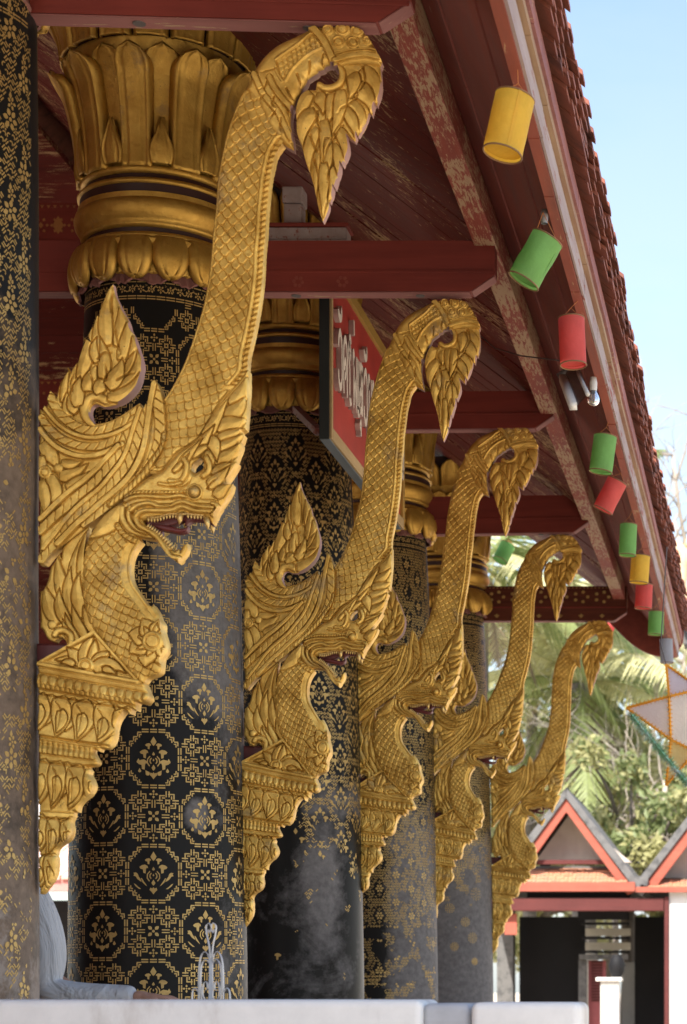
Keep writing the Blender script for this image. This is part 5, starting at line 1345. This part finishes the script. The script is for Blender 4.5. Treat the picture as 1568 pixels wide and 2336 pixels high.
# a house seen low between the two left columns
ls = empty('tiled_house', (-13.2, 36, 0)); tag(ls, 'sunlit pink tiled house glimpsed low between the two left columns', 'house', None, 'thing')
def lb(x0, x1, y0, y1, z0, z1, mat, name): mb = MB(); mb.box(x0+13.2, x1+13.2, y0-36, y1-36, z0, z1); return mb.build(name, mat, ls)
lb(-17, -9, 36.6, 42, 0, 2.2, M['h_dark'], 'porch_wall'); lb(-17, -9, 35.2, 35.4, 3.20, 3.40, M['h_pink'], 'fascia'); lb(-17, -9, 36.55, 42, 2.2, 3.1, M['h_dark'], 'wall')
lb(-17, -9, 38.6, 42, 4.55, 6.4, M['h_wall'], 'upper_wall')
mb = MB(); rnd = random.Random(8)
for r in range(10):
    for i in range(36):
        x = -17+i*.222+rnd.uniform(-.01, .01); y = 35.15+r*.36; z = 3.42+r*.125; j = rnd.uniform(0, .03)
        mb.add([(x+13.2, y-36, z+j), (x+.21+13.2, y-36, z+j), (x+.21+13.2, y+.44-36, z+.155), (x+13.2, y+.44-36, z+.155), (x+13.2, y-36, z+j-.06), (x+.21+13.2, y-36, z+j-.06), (x+.21+13.2, y+.44-36, z+.095), (x+13.2, y+.44-36, z+.095)], [(0,1,2,3),(7,6,5,4),(0,4,5,1),(1,5,6,2),(2,6,7,3),(3,7,4,0)])
mb.build('roof', M['h_tile2'], ls)

# ------------------------------------------------------------------ star lantern with a green tinsel tail, by the right picture edge
M['p_white'] = m_thin('white tissue', (.88, .85, .82), .5, .7, .06); M['p_pink'] = m_thin('pink tissue', (.74, .40, .36), .5, .7, .06); M['p_yel'] = m_thin('yellow tissue', (.84, .68, .32), .5, .7, .06); M['p_grn'] = m_thin('green tissue', (.40, .52, .30), .5, .7, .06); M['p_mauve'] = m_thin('mauve tissue', (.74, .66, .70), .5, .7, .06); M['p_blue'] = m_thin('blue tissue', (.60, .68, .80), .5, .7, .06)
M['trim'] = m_plain('orange paper fringe', (.72, .30, .02), .7)
SY = 13.0; st = empty('star_lantern', at(1560, 1632, SY)); tag(st, 'star shaped paper lantern with orange fringe at the right edge', 'lantern', None, 'thing'); so = Vector(st.location)
def sp(u, v, d=0.0): return at(u, v, SY)+Vector((0, d, 0))-so
cen = (1572, 1622)
tips = [(1430, 1615), (1520, 1516), (1650, 1520), (1700, 1640), (1520, 1792), (1640, 1770)]
inn = {'a': (1528, 1592), 'b': (1532, 1690), 'c': (1600, 1575), 'd': (1640, 1640), 'e': (1588, 1718)}
tri = [((1430,1615), inn['a'], inn['b'], 'p_white', 'p_pink'), ((1520,1516), inn['c'], inn['a'], 'p_mauve', 'p_blue'), ((1700,1600), inn['d'], inn['c'], 'p_yel', 'p_pink'), ((1690,1760), inn['e'], inn['d'], 'p_white', 'p_grn'), ((1520,1792), inn['b'], inn['e'], 'p_yel', 'p_grn')]
def panel(p, mat): return mesh_obj('tissue_panel', p, [list(range(len(p)))], mat, st)
ctr = sp(1575, 1640, -.10); ctb = sp(1575, 1640, .10)
order = [inn[k] for k in 'acdeb']
panel([sp(*q, -.06) for q in order], M['p_white']); panel([sp(*q, .06) for q in order][::-1], M['p_yel'])
for tp, i1, i2, f, b in tri:
    t_ = sp(*tp); panel([t_, sp(*i1, -.06), sp(*i2, -.06)], M[f]); panel([t_, sp(*i2, .06), sp(*i1, .06)], M[b])
    panel([t_, sp(*i1, .06), sp(*i1, -.06)], M['p_blue']); panel([t_, sp(*i2, -.06), sp(*i2, .06)], M['p_pink'])
def fringe(p, q):
    mb = MB(); d = (q-p); n = max(8, int(d.length/.012)); s_ = d.normalized().cross(Vector((0, 1, 0)))
    mb.tube([p+Vector((0,-.004,0)), q+Vector((0,-.004,0))], .0075, 5)
    for i in range(n):
        c = p+d*(i+.5)/n; g = (1 if i % 2 else -1); mb.add([c-d.normalized()*.005+Vector((0,-.012,0)), c+d.normalized()*.005+Vector((0,-.012,0)), c+s_*g*.020+Vector((0,-.012,0))], [(0,1,2)])
    return mb.build('fringe', M['trim'], st)
for tp, i1, i2, f, b in tri:
    for i_ in (i1, i2): fringe(sp(*tp), sp(*i_, -.065))
for i in range(5): fringe(sp(*order[i], -.065), sp(*order[(i+1) % 5], -.065))
mb = MB(); mb.tube([sp(1520, 1516, .0), sp(1508, 1470, .0), sp(1522, 1400, 0)+Vector((0,0,.4))], .004, 5); mb.build('hanging_wire', M['plug'], st)
M['tinsel'] = m_gold('green tinsel', (.20, .46, .22), (.46, .58, .44), (.62, .65, .62), .50, (.2, .45), .6)
tn = empty('tinsel_garland', at(1520, 1730, SY-.25)); tag(tn, 'green and silver tinsel garland slanting across the star lantern', 'garland', None, 'thing'); to_ = Vector(tn.location)
mb = MB(); rnd = random.Random(3); p, q = at(1441, 1632, SY-.25)-to_, at(1640, 1876, SY-.25)-to_; d = q-p
mb.tube([p, q], .012, 6)
for i in range(2600):
    c = p+d*rnd.random(); a = Vector((rnd.gauss(0,1), rnd.gauss(0,1), rnd.gauss(0,1))).normalized(); a = (a-d.normalized()*a.dot(d.normalized())*.6).normalized(); l = rnd.uniform(.028, .052); s_ = a.cross(Vector((rnd.gauss(0,1), rnd.gauss(0,1), rnd.gauss(0,1)))).normalized()*.0022
    mb.add([c-s_, c+s_, c+a*l], [(0,1,2)])
mb.build('tinsel', M['tinsel'], tn)

# ------------------------------------------------------------------ pale carved finial of another roof at the right edge
M['finial'] = m_stain('pale finial gilding', (.62, .48, .30), (.40, .28, .16), .55, .6, 5)  # pale ochre with browner blotches
fn = empty('small_temple', at(1562, 1400, 30)); tag(fn, 'small temple with pale carved serpent roof finial at the right edge', 'temple', None, 'thing'); fo = Vector(fn.location)
F_ = lambda u, v: at(u, v, 30)-fo
mb = MB(); pts = [F_(1575, 1420), F_(1562, 1380), F_(1556, 1330), F_(1560, 1285), F_(1562, 1262), F_(1550, 1248), F_(1545, 1232)]
mb.tube(pts, [.12, .085, .07, .075, .10, .07, .015], 12)
for i, (u, v, du, dv) in enumerate(((1560, 1262, 14, -34), (1566, 1270, 26, -26), (1556, 1300, -8, -16), (1554, 1330, -9, -16), (1558, 1360, -8, -16), (1568, 1250, 8, -40))):
    mb.tube([F_(u, v), F_(u+du*.6, v+dv*.5), F_(u+du, v+dv)], [.06, .045, .005], 8)
mb.build('finial', M['finial'], fn, True)
mb = MB(); mb.box(-.02, 2.2, .1, .5, -.42, -.02); mb.build('ridge', M['h_grey'], fn, False, .02)
mb = MB(); mb.prism([(.3, -.2), (3.0, -2.6), (3.0, -2.75), (.3, -.36), (-2.4, -2.75), (-2.4, -2.6)], lambda p, q, t: (t, p, q), .25, 7.0); mb.build('roof', M['tile'], fn)
mb = MB(); mb.prism([(-1.9, -2.4), (.3, -.42), (2.5, -2.4), (2.5, -fo.z), (-1.9, -fo.z)], lambda p, q, t: (t, p, q), .7, 6.6); mb.build('wall', M['h_wall'], fn)

# ------------------------------------------------------------------ trees
M['bark'] = m_stain('grey brown bark', (.17, .14, .115), (.08, .065, .05), .5, .95, 6, (1, 1, .3))
M['palmbark'] = m_stain('ringed palm bark', (.19, .17, .15), (.09, .08, .07), .5, .95, 5, (.4, .4, 3))
LF = {'y': m_thin('yellow green leaf', (.45, .43, .20), .5, .5), 'g': m_thin('mid green leaf', (.21, .25, .10), .45, .5), 'd': m_thin('dark green leaf', (.11, .15, .07), .4, .5),
      'p': m_thin('pale palm leaflet', (.62, .60, .34), .55, .35), 'pg': m_thin('green palm leaflet', (.30, .35, .14), .5, .5), 'dry': m_thin('dry brown frond', (.26, .20, .14), .4, .8)}
def frond(mb, base, az, el, L_, droop, rnd, mi=0, wl=.46, n=34):
    """arching coconut frond: midrib and two rows of hanging leaflets"""
    p = Vector(base); pts = []; d = Vector((math.cos(az)*math.cos(el), math.sin(az)*math.cos(el), math.sin(el)))
    for i in range(n+1):
        pts.append(p.copy()); p = p+d*(L_/n); d = (d+Vector((0, 0, -droop/n))).normalized()
    mb.tube(pts[::3], [.035*(1-i/(n/3+1))+.006 for i in range(len(pts[::3]))], 4, mi)
    for i in range(3, n):
        t = i/n; dd = (pts[i+1]-pts[i]).normalized(); sd = dd.cross(Vector((0, 0, 1)))
        if sd.length < .05: sd = Vector((1, 0, 0))
        sd.normalize(); ll = wl*L_*.5*math.sin(math.pi*min(1, .12+t*.9))**.6
        for s_ in (-1, 1):
            for q in range(2):
                b = pts[i]+dd*(q*L_/n*.5); o = (sd*s_*.8+dd*.65+Vector((0, 0, -.15-.55*rnd.random()))).normalized(); e = b+o*ll*rnd.uniform(.8, 1.1)+Vector((0, 0, -.12*ll)); w_ = dd*.022*max(1, L_/3)
                m = b.lerp(e, .45)+Vector((0, 0, .03*ll)); mb.add([b-w_, b+w_, m+w_*.9, m-w_*.9, e], [(0,1,2,3),(3,2,4)], mi)
def palm(u, v, Y, name_label, seed, L_=3.2, nf=20, mats=('p', 'pg', 'dry'), els=(-.5, 1.3), dead=5, trunk_r=.15):
    rnd = random.Random(seed); cr_ = at(u, v, Y); root = empty('coconut_palm', (cr_.x, Y, 0)); tag(root, name_label, 'palm tree', 'coconut palms behind the temple', 'thing')
    h = cr_.z; mb = MB(); lean = rnd.uniform(-.3, .3)
    mb.tube([Vector((lean*(1-(i/10))**2, 0, h*i/10)) for i in range(11)], [trunk_r*(1.35-.5*i/10) for i in range(11)], 12); mb.build('trunk', M['palmbark'], root, True)
    mb = MB()
    for i in range(nf):
        az = 2.4*i+rnd.uniform(-.25, .25); el = els[0]+(els[1]-els[0])*((i+.5)/nf)+rnd.uniform(-.1, .1)
        frond(mb, (0, 0, h), az, el, L_*rnd.uniform(.85, 1.1), 1.15, rnd, 0 if rnd.random() < .7 else 1)
    for i in range(dead): frond(mb, (0, 0, h-.1), rnd.uniform(0, 6.28), -.7-rnd.random()*.4, L_*.6, .9, rnd, 2)
    mb.build('crown', [LF[m] for m in mats], root)
    return root
def tree(u, vtop, Y, rx, rz, label, seed, mats, nleaf=5200, lsize=.12, clumps=26, trunk=True, ry=None, vbase=None, gaps=1.0):
    """trunk, limbs and a crown of separate leaves gathered in uneven clumps"""
    rnd = random.Random(seed); top = at(u, vtop, Y); root = empty('broadleaf_tree', (top.x, Y, 0)); tag(root, label, 'tree', 'leafy trees behind the white house', 'thing')
    zc = top.z-rz; ry = ry or rx; mb = MB(); cl = []
    for i in range(clumps):
        while True:
            q = Vector((rnd.uniform(-1, 1), rnd.uniform(-1, 1), rnd.uniform(-1, 1)))
            if .25 < q.length < 1: break
        cl.append((Vector((q.x*rx, q.y*ry, zc+q.z*rz)), rnd.uniform(.16, .32)*min(rx, rz)*1.15, rnd.random()))
    zt = max(1.0, zc-rz*.7)
    mb.tube([(0, 0, 0), (.06, .03, zt*.5), (0, 0, zt), (.05, 0, zc)], [.24, .18, .15, .08], 9)
    for c, r, _ in cl:
        s_ = Vector((0, 0, zt+rnd.random()*(zc-zt)*.8)); m = s_.lerp(c, .5)+Vector((rnd.uniform(-.2, .2), 0, rnd.uniform(-.1, .3))); mb.tube([s_, m, c], [.07, .045, .012], 5)
    mb.build('trunk', M['bark'], root, True)
    mb = MB()
    for i in range(nleaf):
        c, r, tone = cl[int(rnd.random()**1.1*len(cl))]
        d = Vector((rnd.gauss(0, 1), rnd.gauss(0, 1), rnd.gauss(0, .8))).normalized()*r*rnd.random()**.4*gaps
        p = c+d; n = Vector((rnd.gauss(0, 1), rnd.gauss(0, 1), rnd.gauss(.6, 1))).normalized(); a = n.orthogonal().normalized(); a.rotate(Matrix.Rotation(rnd.random()*6.28, 3, n)); b = n.cross(a)
        s_ = lsize*rnd.uniform(.6, 1.25); mi = min(len(mats)-1, int((tone*.6+rnd.random()*.4)*len(mats)))
        mb.add([p-a*s_, p-b*s_*.42+n*s_*.1, p+a*s_*1.1, p+b*s_*.42+n*s_*.1], [(0,1,2,3)], mi)
    mb.build('crown', [LF[m] for m in mats], root)
    return root
palm(1322, 1560, 50, 'coconut palm with grey trunk and ragged dry fronds beside the farthest bracket', 2, 5.0, 20, dead=14, trunk_r=.24)
palm(1100, 1290, 48, 'coconut palm whose pale fronds hang in the gap between the last two brackets', 5, 4.7, 22, els=(-.6, 1.0), dead=2)
palm(1215, 1440, 54, 'coconut palm with drooping yellow fronds behind the fourth bracket neck', 8, 4.3, 22, els=(-.6, .85), dead=3)
palm(1700, 1590, 52, 'coconut palm at the right edge behind the eave tip', 11, 4.6, 20, ('p', 'pg', 'dry'), (-.7, .6), dead=2)
palm(1570, 1890, 49, 'low young palm at the right edge above the second gable', 12, 3.0, 16, ('p', 'pg', 'dry'), dead=1)
tree(1430, 1660, 47, 2.6, 2.1, 'leafy yellow green tree rising behind the near gable', 21, ('y', 'g', 'y'), 3300, .13, 26)
tree(1530, 1560, 52, 3.2, 3.0, 'taller dark green tree behind the star lantern', 22, ('g', 'y', 'p'), 4200, .15, 26)
tree(1240, 1560, 55, 3.6, 3.2, 'pale feathery tree behind the fourth and fifth brackets', 23, ('y', 'p', 'g'), 3800, .16, 30)
tree(1390, 1430, 60, 3.8, 3.0, 'dark broad tree crown between the eave tip and the farthest bracket', 24, ('y', 'pg', 'p'), 3400, .16, 26)
tree(1590, 1760, 45, 2.0, 1.6, 'bushy yellow green tree above the gutter between the gables', 25, ('y', 'g'), 2500, .13, 20)
tree(1150, 1640, 62, 3.6, 3.4, 'bushy pale tree low behind the fourth column', 26, ('y', 'g', 'p'), 3600, .16, 24)
tree(1330, 1800, 58, 4.2, 2.4, 'low dark shrubby tree behind the ridge of the near gable', 27, ('g', 'y', 'p'), 4200, .16, 24)
# bare branches
def bare(u, v, Y, label, seed, L_, n0=5, spread=.6, thick=1.0):
    rnd = random.Random(seed); b = at(u, v, Y); root = empty('bare_tree', (b.x, Y, 0)); tag(root, label, 'tree', None, 'thing'); mb = MB()
    mb.tube([(0, 0, 0), (.05, 0, b.z*.5), (0, 0, b.z)], [.10, .075, .055], 8); mb.build('trunk', M['palebark'], root, True); mb = MB()
    def grow(p, d, l, r, k):
        q = p; pts = [q]
        for i in range(4): d = (d+Vector((rnd.gauss(0, .2), rnd.gauss(0, .2), rnd.gauss(0, .16)))).normalized(); q = q+d*l/4; pts.append(q)
        mb.tube(pts, [r, r*.85, r*.7, r*.6, r*.45], 5)
        if k > 0:
            for j in range(3 if k > 1 else 3): grow(pts[rnd.choice((2, 3, 4, 4))], (d+Vector((rnd.gauss(0, spread), rnd.gauss(0, spread), rnd.gauss(.05, spread)))).normalized(), l*rnd.uniform(.55, .8), r*.5, k-1)
    for i in range(n0): a = rnd.uniform(-1.3, 1.3); grow(Vector((0, 0, b.z*(.75+.25*rnd.random()))), Vector((math.sin(a), rnd.gauss(0, .4), math.cos(a)*.8)).normalized(), L_, .032*thick, 3)
    mb.build('branches', M['palebark'], root, True); return root
M['palebark'] = m_stain('pale dry bark', (.36, .31, .26), (.22, .185, .155), .55, .95, 5)
bare(1517, 1780, 47.5, 'leafless slender tree with pale grey branches before the yellow green foliage', 31, 2.0, 7)
bare(1400, 1880, 48, 'leafless twiggy tree between the palm trunk and the gable', 33, 1.8, 7)
bare(1560, 1270, 58, 'bare twiggy tree against the white sky at the right edge', 35, 3.0, 12, .7, 2.2)
